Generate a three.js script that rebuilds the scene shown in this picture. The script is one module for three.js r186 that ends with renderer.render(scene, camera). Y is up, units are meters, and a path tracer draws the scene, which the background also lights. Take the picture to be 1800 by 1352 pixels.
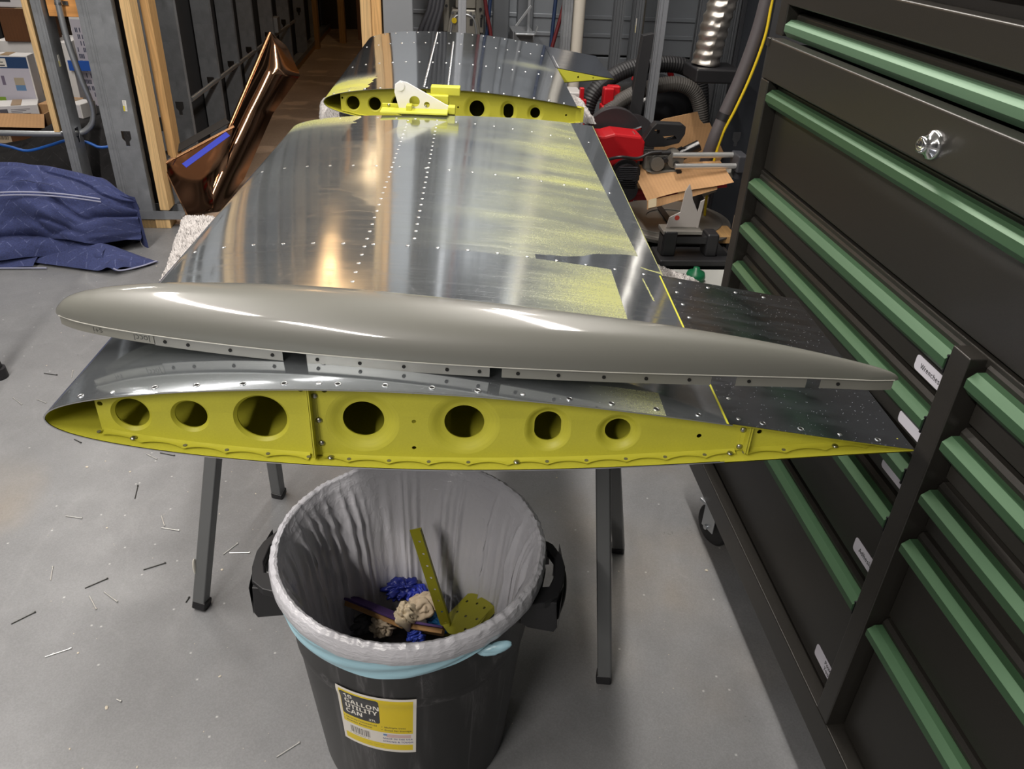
import * as THREE from 'three';
import { RoundedBoxGeometry } from 'three/addons/geometries/RoundedBoxGeometry.js';
import { mergeGeometries, mergeVertices, toCreasedNormals } from 'three/addons/utils/BufferGeometryUtils.js';
import { RectAreaLightUniformsLib } from 'three/addons/lights/RectAreaLightUniformsLib.js';

// ------------------------------------------------------------------ camera, lights, exposure
const scene = new THREE.Scene();
scene.background = new THREE.Color(0x000000);
const camera = new THREE.PerspectiveCamera(2 * Math.atan(676 / 1385) * 180 / Math.PI, 1800 / 1352, 0.05, 60);
camera.position.set(0, 1.26, 0);
{
  const m = new THREE.Matrix4().makeBasis(
    new THREE.Vector3(0.99579, 0.0409, 0.0827), new THREE.Vector3(0.0085, 0.8528, -0.5222), new THREE.Vector3(-0.0919, 0.5207, 0.8488));
  camera.quaternion.setFromRotationMatrix(m).normalize();
}
const renderer = new THREE.WebGLRenderer({ antialias: true });
renderer.toneMapping = THREE.LinearToneMapping;
renderer.toneMappingExposure = 1.3;
renderer.shadowMap.enabled = true;
RectAreaLightUniformsLib.init();
const CEIL = 2.75;
// ceiling strip lights: [x, z, length along z, radiance, colour]
const STRIPS = [
  [-1.4, -0.9, 2.4, 90, 0xfff8f0],
  [0.3, -1.8, 2.4, 54, 0xfff8f0],
  [-1.4, 1.7, 1.8, 150, 0xfff8f0],
  [0.45, -3.3, 1.0, 64, 0xfff8f0],
  [-2.2, -4.2, 1.2, 60, 0xfff8f0],
];
const BULBS = [[-0.82, 2.52, -5.0, .7, 0xffc98a], [-0.76, 2.6, -8.0, .5, 0xffd9a8]];          // warm hall lamps

// ------------------------------------------------------------------ helpers
let seed = 12345;
const rnd = () => { seed = (seed * 1664525 + 1013904223) >>> 0; return seed / 4294967296; };
const rr = (a, b) => a + (b - a) * rnd();
const V = (x, y, z) => new THREE.Vector3(x, y, z);
const PI = Math.PI;
function hash(x, y, k) { let h = (x * 374761393 + y * 668265263 + k * 1274126177) | 0; h = Math.imul(h ^ (h >>> 13), 1274126177); return ((h ^ (h >>> 16)) >>> 0) / 4294967296; }
function vnoise(x, y, k = 0, per = 0) {
  const xi = Math.floor(x), yi = Math.floor(y), fx = x - xi, fy = y - yi;
  const u = fx * fx * (3 - 2 * fx), v = fy * fy * (3 - 2 * fy);
  const w = per ? (a) => ((a % per) + per) % per : (a) => a;
  const a = hash(w(xi), w(yi), k), b = hash(w(xi + 1), w(yi), k), c = hash(w(xi), w(yi + 1), k), d = hash(w(xi + 1), w(yi + 1), k);
  return a + (b - a) * u + (c - a) * v + (a - b - c + d) * u * v;
}
function fbm(x, y, k = 0, o = 4, per = 0) { let s = 0, a = .5, t = 0; for (let i = 0; i < o; i++) { s += a * vnoise(x, y, k + i * 17, per); t += a; a *= .5; x *= 2; y *= 2; per *= 2; } return s / t; }
const used = {};
function numbered(n) { const k = used[n] || 0; used[n] = k + 1; return k ? n + '_' + String(k).padStart(3, '0') : n; }
function shade(o) { o.castShadow = true; o.receiveShadow = true; return o; }
function mesh(name, geo, mat, parent) {
  const m = shade(new THREE.Mesh(Array.isArray(geo) ? merge(geo) : geo, mat));
  if (parent) { m.name = name; parent.add(m); } else { m.name = numbered(name); scene.add(m); }
  return m;
}
function tag(o, label, category, group) { o.userData.label = label; o.userData.category = category; if (group) o.userData.group = group; return o; }
function thing(name, label, category, pos = [0, 0, 0], turn = 0, group) {
  const g = new THREE.Group(); g.name = numbered(name); scene.add(g); g.position.set(...pos); g.rotation.y = turn;
  return tag(g, label, category, group);
}
function struct(name, geo, mat) { const m = mesh(name, geo, mat); m.userData.kind = 'structure'; return m; }
function structGroup(name) { const g = new THREE.Group(); g.name = numbered(name); g.userData.kind = 'structure'; scene.add(g); return g; }
function merge(list) {
  const l = list.map(g => { const q = g.index ? g.toNonIndexed() : g.clone(); for (const k of Object.keys(q.attributes)) if (!['position', 'normal', 'uv'].includes(k)) q.deleteAttribute(k); if (!q.attributes.uv) q.setAttribute('uv', new THREE.BufferAttribute(new Float32Array(q.attributes.position.count * 2), 2)); if (!q.attributes.normal) q.computeVertexNormals(); return q; });
  return mergeGeometries(l);
}
function uvMetres(g, s = 1) {          // box-projected uv in metres
  g = g.index ? g.toNonIndexed() : g; const p = g.attributes.position, n = g.attributes.normal, uv = new Float32Array(p.count * 2);
  for (let i = 0; i < p.count; i++) {
    const ax = Math.abs(n.getX(i)), ay = Math.abs(n.getY(i)), az = Math.abs(n.getZ(i)); let u, v;
    if (ax >= ay && ax >= az) { u = p.getZ(i); v = p.getY(i); } else if (ay >= az) { u = p.getX(i); v = p.getZ(i); } else { u = p.getX(i); v = p.getY(i); }
    uv[2 * i] = u * s; uv[2 * i + 1] = v * s;
  }
  g.setAttribute('uv', new THREE.BufferAttribute(uv, 2)); return g;
}
function bx(x0, x1, y0, y1, z0, z1, r = 0) {
  const w = x1 - x0, h = y1 - y0, d = z1 - z0;
  const g = r ? new RoundedBoxGeometry(w, h, d, 2, Math.min(r, w / 2.01, h / 2.01, d / 2.01)) : new THREE.BoxGeometry(w, h, d);
  g.translate((x0 + x1) / 2, (y0 + y1) / 2, (z0 + z1) / 2); return uvMetres(g);
}
function tube(pts, r, rs = 10, seg) { const c = new THREE.CatmullRomCurve3(pts.map(p => V(...p)), false, 'centripetal'); return new THREE.TubeGeometry(c, seg || pts.length * 6, r, rs, false); }
function rod(a, b, r, rs = 10, r2) {
  const A = V(...a), B = V(...b), d = B.clone().sub(A), L = d.length();
  const g = new THREE.CylinderGeometry(r2 ?? r, r, L, rs); g.translate(0, L / 2, 0);
  g.applyQuaternion(new THREE.Quaternion().setFromUnitVectors(V(0, 1, 0), d.normalize())); g.translate(...a); return g;
}
function beam(a, b, w, h, roll = 0) {   // square bar between points
  const A = V(...a), B = V(...b), d = B.clone().sub(A), L = d.length();
  const g = new RoundedBoxGeometry(w, L, h, 1, Math.min(w, h) * .12); g.translate(0, L / 2, 0); g.rotateY(roll);
  g.applyQuaternion(new THREE.Quaternion().setFromUnitVectors(V(0, 1, 0), d.normalize())); g.translate(...a); return g;
}
function shp(pts, holes = []) { const s = new THREE.Shape(pts.map(p => new THREE.Vector2(...p))); for (const h of holes) s.holes.push(h); return s; }
function circ(x, y, r) { const p = new THREE.Path(); p.absarc(x, y, r, 0, 2 * PI, true); return p; }
function ext(s, d, bev = 0, cs = 20) { return new THREE.ExtrudeGeometry(s, { depth: d, bevelEnabled: bev > 0, bevelSize: bev, bevelThickness: bev, bevelSegments: 2, curveSegments: cs }); }
function grid(nu, nv, f, uvf) {          // f(u,v) -> [x,y,z]
  const pos = [], uv = [], idx = [];
  for (let j = 0; j <= nv; j++) for (let i = 0; i <= nu; i++) { pos.push(...f(i / nu, j / nv)); uv.push(...(uvf ? uvf(i / nu, j / nv) : [i / nu, j / nv])); }
  for (let j = 0; j < nv; j++) for (let i = 0; i < nu; i++) { const a = j * (nu + 1) + i, b = a + 1, c = a + nu + 1, d = c + 1; idx.push(a, b, d, a, d, c); }
  const g = new THREE.BufferGeometry(); g.setAttribute('position', new THREE.Float32BufferAttribute(pos, 3)); g.setAttribute('uv', new THREE.Float32BufferAttribute(uv, 2)); g.setIndex(idx); g.computeVertexNormals(); return g;
}
function interp(t, x) { if (x <= t[0][0]) return t[0][1]; for (let i = 1; i < t.length; i++) if (x <= t[i][0]) { const a = t[i - 1], b = t[i]; return a[1] + (b[1] - a[1]) * (x - a[0]) / (b[0] - a[0]); } return t[t.length - 1][1]; }
const smooth = (a, b, x) => { const t = Math.min(1, Math.max(0, (x - a) / (b - a))); return t * t * (3 - 2 * t); };
// textures
function tex(w, h, f, srgb = true, rep = true) {
  const d = new Uint8Array(w * h * 4);
  for (let y = 0; y < h; y++) for (let x = 0; x < w; x++) { const c = f(x, y), i = 4 * (y * w + x); for (let k = 0; k < 3; k++) d[i + k] = Math.max(0, Math.min(255, c[k])); d[i + 3] = 255; }
  const t = new THREE.DataTexture(d, w, h); t.magFilter = THREE.LinearFilter; t.minFilter = THREE.LinearMipmapLinearFilter; t.generateMipmaps = true;
  if (rep) t.wrapS = t.wrapT = THREE.RepeatWrapping; if (srgb) t.colorSpace = THREE.SRGBColorSpace; t.needsUpdate = true; return t;
}
function canvasTex(w, h, draw) { const c = document.createElement('canvas'); c.width = w; c.height = h; draw(c.getContext('2d'), w, h); const t = new THREE.CanvasTexture(c); t.colorSpace = THREE.SRGBColorSpace; return t; }
function reps(t, x, y) { const c = t.clone(); c.repeat.set(x, y); c.needsUpdate = true; return c; }
const M = (color, roughness = .6, metalness = 0, extra = {}) => new THREE.MeshStandardMaterial({ color, roughness, metalness, side: THREE.DoubleSide, ...extra });
const MP = (o) => new THREE.MeshPhysicalMaterial({ side: THREE.DoubleSide, ...o });

// ------------------------------------------------------------------ materials
const woodTex = tex(256, 512, (x, y) => {
  const u = x / 256, v = y / 512, w = fbm(u * 3, v * 1.2, 3, 3) * 1.1;
  const g = .5 + .5 * Math.sin((u * 9 + w * 5) * 2 * PI), f = fbm(u * 90, v * 5, 9, 2);
  const k = .86 + .1 * g + .1 * (f - .5); return [222 * k, 186 * k, 132 * k];
});
const woodMat = M(0xffffff, .7, 0, { map: reps(woodTex, 8, 1.6) });
const woodDarkMat = M(0xdcd0c0, .75, 0, { map: reps(woodTex, 8, 1.6) });
const cardTex = tex(256, 256, (x, y) => { const k = .93 + .1 * fbm(x / 40, y / 40, 5, 3, 0) + .05 * (hash(x, y, 2) - .5) + .02 * Math.sin(x * .9); return [172 * k, 133 * k, 92 * k]; });
const cardMat = M(0xffffff, .85, 0, { map: reps(cardTex, 2, 2) });
const cardDark = M(0x8a7360, .9, 0, { map: reps(cardTex, 2, 2) });
const studTex = tex(256, 256, (x, y) => { const k = .88 + .2 * fbm(x / 30, y / 30, 31, 4) + .05 * (hash(x, y, 4) - .5); return [132 * k, 135 * k, 139 * k]; });
const studMat = M(0xffffff, .5, .35, { map: reps(studTex, 3, 3) });
const studDark = M(0x55585c, .55, .35);
const galv = M(0xb8bcc0, .35, .8);
const chrome = M(0xdddddd, .12, 1);
const steelTube = M(0x6d6f70, .42, .45);
const black = M(0x17171a, .5);
const blackGloss = M(0x121214, .25);
const rubber = M(0x1c1c1e, .75);
const darkGrey = M(0x34353a, .6);
const red = M(0xb5121c, .4);
const redDark = M(0x8c0d16, .45);
const white = M(0xd8d6d4, .5);
const pvc = M(0xb9b3a8, .5);
const primer = M(0xb0ae2c, .5);
const primerBright = M(0xbdbb3a, .5);
const primerTex = tex(256, 256, (x, y) => { const k = .96 + .06 * fbm(x / 50, y / 50, 77, 3) + .03 * (hash(x, y, 6) - .5); return [194 * k, 190 * k, 62 * k]; });
primer.map = reps(primerTex, 4, 4); primer.color.set(0xffffff);
const aluEdge = M(0xc9cbce, .3, 1);
const rivetMat = M(0xd6d8da, .35, 1);
const silverRivet = M(0xa8a8a2, .3, 1);
const holeMat = M(0x0a0a08, .9);
const cabTex = tex(256, 256, (x, y) => { const k = 1 + .25 * (hash(x, y, 8) - .5); return [42 * k, 40 * k, 37 * k]; });
const cabMat = M(0xffffff, .34, .25, { map: reps(cabTex, 8, 8) });
const cabDark = M(0x262524, .5, .1);
const greenMat = M(0x3a573d, .42, .35);
const labelWhite = M(0xcfcdd4, .5);

// ------------------------------------------------------------------ the room
const floorTex = tex(2048, 2048, (x, y) => {
  const u = x / 512, v = y / 512;               // 4 m tile, 512 px per metre
  let k = 1 + .16 * (fbm(u * 2, v * 2, 11, 5, 8) - .5) + .10 * (fbm(u * 16, v * 16, 21, 3, 64) - .5) + .09 * (hash(x, y, 1) - .5);
  const dirt = smooth(.56, .78, fbm(u * 1.5, v * 1.5, 41, 5, 6)) * (.5 + .5 * fbm(u * 24, v * 24, 44, 2, 96));
  const sc = Math.pow(1 - Math.abs(fbm(u * 3, v * 3, 51, 4, 12) - .5) * 2, 42), sc2 = Math.pow(1 - Math.abs(fbm(u * 4, v * 2, 57, 3, 8) - .5) * 2, 70);
  const fl = hash(x >> 1, y >> 1, 61) > .9993 ? .55 : 0;
  let r = 116 * k, g = 117 * k, b = 119 * k;
  r += dirt * 16; g += dirt * 6; b -= dirt * 7;
  const ln = Math.pow(1 - Math.abs(fbm(u * .9 + v * .35, v * 1.1 - u * .3, 63, 2, 0) - .5) * 2, 220) * smooth(.45, .7, fbm(u * 6, v * 6, 67, 3, 24)); const l = (sc * .03 + sc2 * .04 + ln * .5 + fl) * 95; return [r + l, g + l, b + l * .95];
});
const floorRough = tex(512, 512, (x, y) => { const k = 105 + 90 * (fbm(x / 32, y / 32, 71, 4, 16) - .5) + 20 * (hash(x, y, 3) - .5); return [0, k, 0]; }, false);
floorRough.repeat.set(1, 1);
const floorMat = M(0xffffff, 1, 0, { map: reps(floorTex, 1 / 4, 1 / 4), roughnessMap: reps(floorRough, 1 / 2, 1 / 2) });
const slab = bx(-4, 2.2, -.12, 0, -3.42, 3.6); struct('floor', slab, floorMat);
const hallTex = tex(512, 512, (x, y) => { const u = x / 128, v = y / 128; const k = .8 + .4 * fbm(u * 2, v * 2, 91, 5, 8) + .1 * (hash(x, y, 2) - .5) + .25 * smooth(.62, .75, fbm(u * 3, v * 5, 95, 4, 12)); return [150 * k, 132 * k, 116 * k]; });
struct('floor_hall', bx(-4, 2.2, -.12, 0, -9.6, -3.421), M(0xffffff, .55, 0, { map: reps(hallTex, 1 / 3, 1 / 3) }));
struct('ceiling', bx(-4.1, 2.3, CEIL, CEIL + .1, -9.7, 3.7), M(0xbab9b6, .9));
const drab = M(0x4a4c50, .85), drabLight = M(0x77787a, .9);
struct('wall_near', bx(-4.1, 2.3, -.1, CEIL, 3.6, 3.7), drabLight);
struct('wall_west', bx(-4.1, -4, -.1, CEIL, -9.7, 3.6), drab);
struct('wall_right', bx(1.45, 1.55, -.1, CEIL, -4.75, 3.6), drab);
struct('wall_hall_end', bx(-4, 1.45, -.1, CEIL, -9.7, -9.6), M(0x3a342e, .9));
struct('wall_hall_side', bx(-.27, -.2, 0, CEIL, -9.6, -4.75), M(0x3c3a38, .9));
struct('wall_storage_back', bx(-4, -2.9, 0, CEIL, -6, -5.9), drab);

// C-section metal stud standing on y=0; web in the x-y plane at z=0, flanges towards -z
function studGeo(h, web = .092, fl = .036, holes = [.38, 1.0, 1.6, 2.2], ribs = true) {
  const w = web / 2, t = .0016, hs = [];
  for (const y of holes) if (y < h - .1) { const p = new THREE.Path(); p.setFromPoints([[-.018, .03], [.018, .03], [.018, 0], [.008, -.012], [.008, -.03], [-.008, -.03], [-.008, -.012], [-.018, 0]].map(q => new THREE.Vector2(q[0], y + q[1]))); hs.push(p); }
  const g = [uvMetres(ext(shp([[-w, 0], [w, 0], [w, h], [-w, h]], hs), t)).translate(0, 0, -t)];
  for (const s of [-1, 1]) {
    const prof = ribs ? [[0, 0], [.006, 0], [.008, -.0015], [.011, -.0015], [.013, 0], [.018, 0], [.020, -.0015], [.023, -.0015], [.025, 0], [fl, 0]] : [[0, 0], [fl, 0]];
    const out = prof.map(p => [s * (w + p[1]), p[0]]), inn = prof.slice().reverse().map(p => [s * (w + p[1] - t), p[0]]);
    const q = ext(shp(out.concat(inn)), h); q.rotateX(-PI / 2); g.push(uvMetres(q));
    g.push(bx(s > 0 ? w - .009 : -w, s > 0 ? w : -w + .009, 0, h, -fl - t, -fl));
  }
  return merge(g);
}
const studBig = studGeo(CEIL);
function stud(parent, x, z, turn, mat = studMat, name = 'metal_stud') { const m = mesh(name, studBig, mat, parent); m.position.set(x, 0, z); m.rotation.y = turn; return m; }
const tagTex = canvasTex(64, 192, (c, w, h) => { c.fillStyle = '#dcdad4'; c.fillRect(0, 0, w, h); c.fillStyle = '#c9bb2e'; c.fillRect(0, h * .5, w * .45, h * .5); c.fillStyle = '#666'; for (let i = 0; i < 9; i++) c.fillRect(10, 12 + i * 9, 40 - (i * 7) % 18, 3); for (let i = 0; i < 7; i++) c.fillRect(34, 104 + i * 11, 20, 4); });
const tagMat = M(0xffffff, .5, 0, { map: tagTex });

// wall to the storage room, along x at z=-3.37
const ws = structGroup('wall_storage');
mesh('sole_plate', bx(-3.9, -1.15, .001, .04, -3.46, -3.372), woodMat, ws);
mesh('bottom_track', [bx(-3.9, -1.1, .041, .044, -3.465, -3.368), bx(-3.9, -1.1, .044, .078, -3.37, -3.368), bx(-3.9, -1.1, .044, .078, -3.467, -3.465)], studMat, ws);
for (const x of [-1.463, -1.30]) { stud(ws, x, -3.416, PI / 2); }
for (const x of [-1.95, -2.4, -2.85]) stud(ws, x, -3.416, PI / 2);
stud(ws, -1.257, -3.372, 0);
mesh('wood_stud', bx(-1.182, -1.144, .079, CEIL, -3.46, -3.372, .003), woodMat, ws);
mesh('wood_stud', bx(-1.142, -1.108, .275, CEIL, -3.56, -3.475, .003), woodDarkMat, ws);
mesh('wood_strip', bx(-1.534, -1.512, .40, CEIL, -3.40, -3.372, .002), woodMat, ws);
mesh('wood_block', bx(-1.457, -1.343, .825, 1.1, -3.44, -3.40, .002), M(0xffffff, .7, 0, { map: (() => { const t = reps(woodTex, 3, 5); t.rotation = PI / 2; return t; })(), color: 0xffd9b0 }), ws);
{ const a = mesh('stud_tag', new THREE.BoxGeometry(.014, .042, .001), tagMat, ws); a.position.set(-1.238, .51, -3.3712); a.rotation.z = -.05; }
{ const a = mesh('stud_tag', new THREE.BoxGeometry(.001, .042, .014), tagMat, ws); a.position.set(-1.4615, .667, -3.405); }

// wall along the hall at x=-1.15
const wl = structGroup('wall_left');
for (const z of [-3.62, -3.93, -4.53, -5.02, -5.54, -6.2, -6.9, -7.7, -8.6]) stud(wl, -1.196, z, 0);
mesh('bottom_track', [bx(-1.244, -1.148, .041, .044, -9.5, -3.57), bx(-1.15, -1.148, .044, .078, -9.5, -3.57)], studMat, wl);
mesh('sole_plate', bx(-1.24, -1.15, .001, .04, -9.5, -3.57), woodDarkMat, wl);
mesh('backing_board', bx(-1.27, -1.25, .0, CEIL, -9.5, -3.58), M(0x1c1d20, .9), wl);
mesh('wood_stud', bx(-1.15, -1.11, 0, CEIL, -8.3, -8.2), woodDarkMat, wl);
mesh('wood_stud', bx(-.96, -.90, 0, CEIL, -8.7, -8.6), woodDarkMat, wl);
mesh('fibre_board', bx(-.80, -.62, 0, 2.2, -8.9, -8.86), M(0x7c5a44, .9), wl);

// stud wall across the garage end, z=-4
const wf = structGroup('wall_far');
mesh('wood_stud', bx(-.345, -.295, 0, CEIL, -4.09, -4.0, .003), woodMat, wf);
mesh('wood_stud', bx(-.294, -.25, 0, CEIL, -4.09, -3.985, .003), M(0xfff0dd, .7, 0, { map: reps(woodTex, 8, 1.6) }), wf);
mesh('wide_post', bx(-.243, -.107, 0, CEIL, -4.09, -4.0, .004), M(0x8b8f94, .5, .35), wf);
stud(wf, .139, -4.046, PI / 2, M(0x9a9da2, .5, .35));
stud(wf, .633, -4.046, PI / 2);
stud(wf, .879, -4.046, PI / 2, studDark); stud(wf, .97, -4.046, PI / 2, studDark);
stud(wf, 1.26, -3.95, PI / 2, studDark); stud(wf, 1.40, -3.95, PI / 2, studDark);
mesh('bottom_track', [bx(-.243, 1.45, .001, .004, -4.09, -3.998), bx(-.243, 1.45, .004, .04, -4.0, -3.998)], studDark, wf);
{ const a = mesh('stud_tag', new THREE.BoxGeometry(.001, .06, .012), tagMat, wf); a.position.set(.9235, .80, -3.93); }

// sectional door beyond it
const gd = structGroup('door_1');
const doorMat = M(0x7d8288, .4, .3);
for (let i = 0; i < 5; i++) {
  const y0 = .02 + i * .54;
  const p = mesh('door_panel', bx(-.19, 1.44, y0, y0 + .53, -4.68, -4.64, .006), doorMat, gd);
  for (const dy of [.09, .18, .30, .42]) mesh('door_rib', bx(-.18, 1.43, y0 + dy, y0 + dy + .022, -4.642, -4.632, .004), doorMat, p);
}
mesh('door_seal', bx(-.2, 1.45, 0, CEIL, -4.75, -4.70), black, gd);
for (const x of [.30, .43]) mesh('door_stile', bx(x, x + .09, .02, 2.7, -4.64, -4.60, .01), M(0x6c7075, .4, .4), gd);

// ------------------------------------------------------------------ lamps
const glow = (c, i) => new THREE.MeshStandardMaterial({ color: 0x222222, emissive: c, emissiveIntensity: i });
STRIPS.forEach(([x, z, L, I, c], i) => {
  const t = thing('strip_light', ['long white ceiling strip light over the grey floor beside the left stud wall', 'long white ceiling strip light above the aluminium wing panels', 'white ceiling strip light behind the camera on the left', 'short white ceiling strip light above the mitre saw', 'short white ceiling strip light in the storage room'][i], 'light', [x, CEIL - .09, z]);
  mesh('housing', bx(-.05, .05, .02, .085, -L / 2, L / 2, .01), white, t);
  mesh('tube_lamp', bx(-.035, .035, -.002, .02, -L / 2 + .02, L / 2 - .02, .008), glow(c, 8), t);
  const l = new THREE.RectAreaLight(c, I, .09, L); l.position.set(x, CEIL - .097, z); l.rotation.x = -PI / 2; scene.add(l);
});
BULBS.forEach(([x, y, z, I, c], i) => {
  const t = thing('hall_lamp', ['warm bare bulb under the hall ceiling beside the left stud wall', 'second warm bulb at the far end of the hall'][i], 'light', [x, y, z]);
  mesh('bulb', new THREE.SphereGeometry(.05, 20, 14).scale(1, 1.5, 1), glow(c, 3.6 - 2 * i), t);
  mesh('lamp_holder', rod([0, .06, 0], [0, CEIL - y, 0], .012, 8), black, t);
  const l = new THREE.PointLight(c, I, 0, 2); l.position.set(x, y, z); l.castShadow = true; l.shadow.radius = 2; scene.add(l);
});

// ------------------------------------------------------------------ wing panels
const YC = [.116, -.057, .057, -.26, .144];      // half-thickness fit; local x = chord, y = up, -z = span
const CH = .86, JOIN = .668, SKEW = .085;
const yt = c => { const x = Math.min(1, Math.max(0, c / CH)); return Math.max(0, .11605 * Math.sqrt(x) + -.0574 * x + .0573 * x * x - .2597 * x ** 3 + .1443 * x ** 4); };
const camber = c => -.0185 * c / CH;
const hTop = c => camber(c) + yt(c), hBot = c => camber(c) - yt(c);
const RIBS = [.012, .381, .756, 1.128];
// overspray amount on the upper skin (c, s in metres); dust-like paint, crisp where tape masked it
function spray(c, s, far) {
  if (far) {
    let a = 0; const e = .10 + .02 * fbm(s * 60, 1, 5, 2);
    if (c < .2) a = Math.max(a, (1 - smooth(.08, .26, s)) * (c < e + .05 * s ? 1.1 : 0));
    a = Math.max(a, .55 * Math.exp(-(((c - .58) / .07) ** 2) - (((s - .5) / .05) ** 2)));
    return a * (.7 + .5 * fbm(c * 14, s * 30, 8, 3));
  }
  const edge = s > .455 ? .642 - .02 * (s - .455) / .6 : s > .378 ? 0 : .5935;
  let a = 0;
  const st = fbm(c * 5, s * 22, 13, 4), st2 = fbm(c * 9 + 3, s * 9, 19, 3);
  a = smooth(.30, .62, c + .10 * (st - .5)) * (.30 + .75 * st) + .13 * st2;
  if (s < .378) a = smooth(.40, .60, c + .08 * (st - .5)) * (.55 + .5 * st) * smooth(.0, .12, s) + .10 * st2;
  if (s > .9) a = Math.max(a, smooth(.93, 1.1, s) * .55 * st + .1);
  if (c > edge && s > .455) a = 0;
  if (s <= .378 && c > .5935 && s > .045) a = 0;
  // masked notch along the middle rib row
  const jag = .012 * (vnoise(c * 45, 0, 3) - .5);
  if (s > .378 && s <= .455) { const up = .392 + .055 * smooth(.49, .642, c) + jag; a = (s > up && c < .642) ? a : (c < .49 ? a : 0); }
  // masked patch round the bracket and spar at the root
  if (s > .925 && c > .14 + .01 * (s - 1) && c < .215) a = 0;
  if (s > .95 + .1 * smooth(.2, .25, c) && c >= .215 && c < .34) a = 0;
  if (s > 1.0 && c < .135 + .02 * vnoise(1, s * 80, 4)) a = Math.max(a, smooth(1.0, 1.11, s) * .95);
  const seg = (x0, y0, x1, y1, w) => { const dx = x1 - x0, dy = y1 - y0, t = Math.min(1, Math.max(0, ((c - x0) * dx + (s - y0) * dy) / (dx * dx + dy * dy))); return Math.hypot(c - x0 - t * dx, s - y0 - t * dy) < w * (.4 + vnoise(c * 300, s * 300, 9)); };
  if (c > .62 && (seg(.640, .405, .668, .392, .0016) || seg(.645, .400, .668, .398, .0012) || seg(.635, .362, .638, .29, .0011) || (s > .385 && c > .6664))) return 1.3;
  // patch by the tip
  if (s < .045 && c > .50) a = c < .600 ? .75 * smooth(.50, .585, c + .05 * (st - .5)) : 0;
  else if (s < .06) a *= .2;
  return Math.min(1, a);
}
function wingTex(far, W, H, SP) {
  const col = new Uint8Array(W * H * 4), orm = new Uint8Array(W * H * 4);
  for (let y = 0; y < H; y++) for (let x = 0; x < W; x++) {
    const c = x / W * .68, s = y / H * SP, i = 4 * (y * W + x);
    const d = spray(c, s, far), g = hash(x, y, 5), g2 = hash(x >> 1, y >> 1, 6);
    let a = d * (.55 + .45 * (g < d ? 1 : 0)) ; a *= .78 + .3 * g2; a = Math.min(1, a);
    const br = (fbm(c * 12, s * 420, 23, 2) - .5), brf = (hash(x >> 5, y, 9) - .5), sc = Math.pow(1 - Math.abs(fbm(c * 4, s * 9, 33, 4) - .5) * 2, 60);
    const al = 212 + 10 * br + 6 * brf, dust = (hash(x, y, 77) > .9965 ? 1 : 0) * .7;
    const m = Math.min(1, a * (far ? .85 : .60));
    const P = [178, 178, 62];
    for (let k = 0; k < 3; k++) col[i + k] = Math.min(255, (al + (k - 1) * 7) * (1 - m) + P[k] * m);
    col[i + 3] = 255;
    orm[i] = 0; orm[i + 1] = Math.min(255, 255 * Math.min(1, .04 + .055 * Math.abs(br) * 2 + .05 * fbm(c * 7, s * 7, 37, 3) + .42 * m + .25 * dust + .05 * sc)); orm[i + 2] = (far ? 246 : 238) * (1 - .85 * m) * (1 - .5 * dust); orm[i + 3] = 255;
  }
  const mk = (d, srgb) => { const t = new THREE.DataTexture(d, W, H); t.magFilter = THREE.LinearFilter; t.minFilter = THREE.LinearMipmapLinearFilter; t.generateMipmaps = true; if (srgb) t.colorSpace = THREE.SRGBColorSpace; t.needsUpdate = true; return t; };
  const o = mk(orm, false);
  return new THREE.MeshStandardMaterial({ color: 0xffffff, map: mk(col, true), roughnessMap: o, metalnessMap: o, roughness: 1, metalness: 1, side: THREE.DoubleSide });
}
const plainAlu = MP({ color: 0xc6c8cc, metalness: 1, roughness: .24 });
const rearTex = tex(512, 512, (x, y) => { const sc = hash(x, y, 3) > .9975 ? 60 : 0; const k = .12 + .14 * fbm(x / 60, y / 12, 12, 4, 0) + .06 * (hash(x, y, 8) - .5); return [0, 255 * k + sc, 255 - sc * 2]; }, false);
const rearMat = new THREE.MeshStandardMaterial({ color: 0xb9c0cf, roughness: 1, metalness: 1, roughnessMap: rearTex, metalnessMap: rearTex, side: THREE.DoubleSide });

function ribWeb(c0, c1, holes, small, pin = 0) {           // web outline with lightening holes
  const pts = [], n = 26;
  for (let i = 0; i <= n; i++) { const c = c0 + (c1 - c0) * i / n; pts.push([c, hBot(c) + .0016]); }
  for (let i = n; i >= 0; i--) { const c = c0 + (c1 - c0) * i / n; pts.push([c, hTop(c) - .0016]); }
  const hs = [];
  for (const h of holes) hs.push(h.tall ? oblong(h.c, h.y, h.r + h.f, h.tall) : circ(h.c, h.y, h.r + h.f));
  for (const h of small) hs.push(circ(h[0], h[1], h[2] || .0026));
  const g = [ext(shp(pts, hs), .0012, 0, 28)];
  for (const h of holes) {                                   // pressed flange round each hole, dished away from the viewer
    const N = 40, K = 6, tall = h.tall || 0;
    g.push(grid(N, K, (u, v) => { const a = u * 2 * PI + PI / 2, r = h.r + h.f * (1 - v), dz = -.0055 * (h.f > .006 ? smooth(0, 1, v) : v * .6); const ox = Math.cos(a) * r, oy = Math.sin(a) * r; return [h.c + ox, h.y + oy + (Math.sin(a) >= 0 ? 1 : -1) * tall / 2, dz + .0012]; }));
    g.push(grid(N, 1, (u, v) => { const a = u * 2 * PI + PI / 2, r = h.r; return [h.c + Math.cos(a) * r, h.y + Math.sin(a) * r + (Math.sin(a) >= 0 ? 1 : -1) * tall / 2, -.0055 * (h.f > .006 ? 1 : .6) + .0012 - .0015 * v]; }));
  }
  return merge(g);
}
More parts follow.
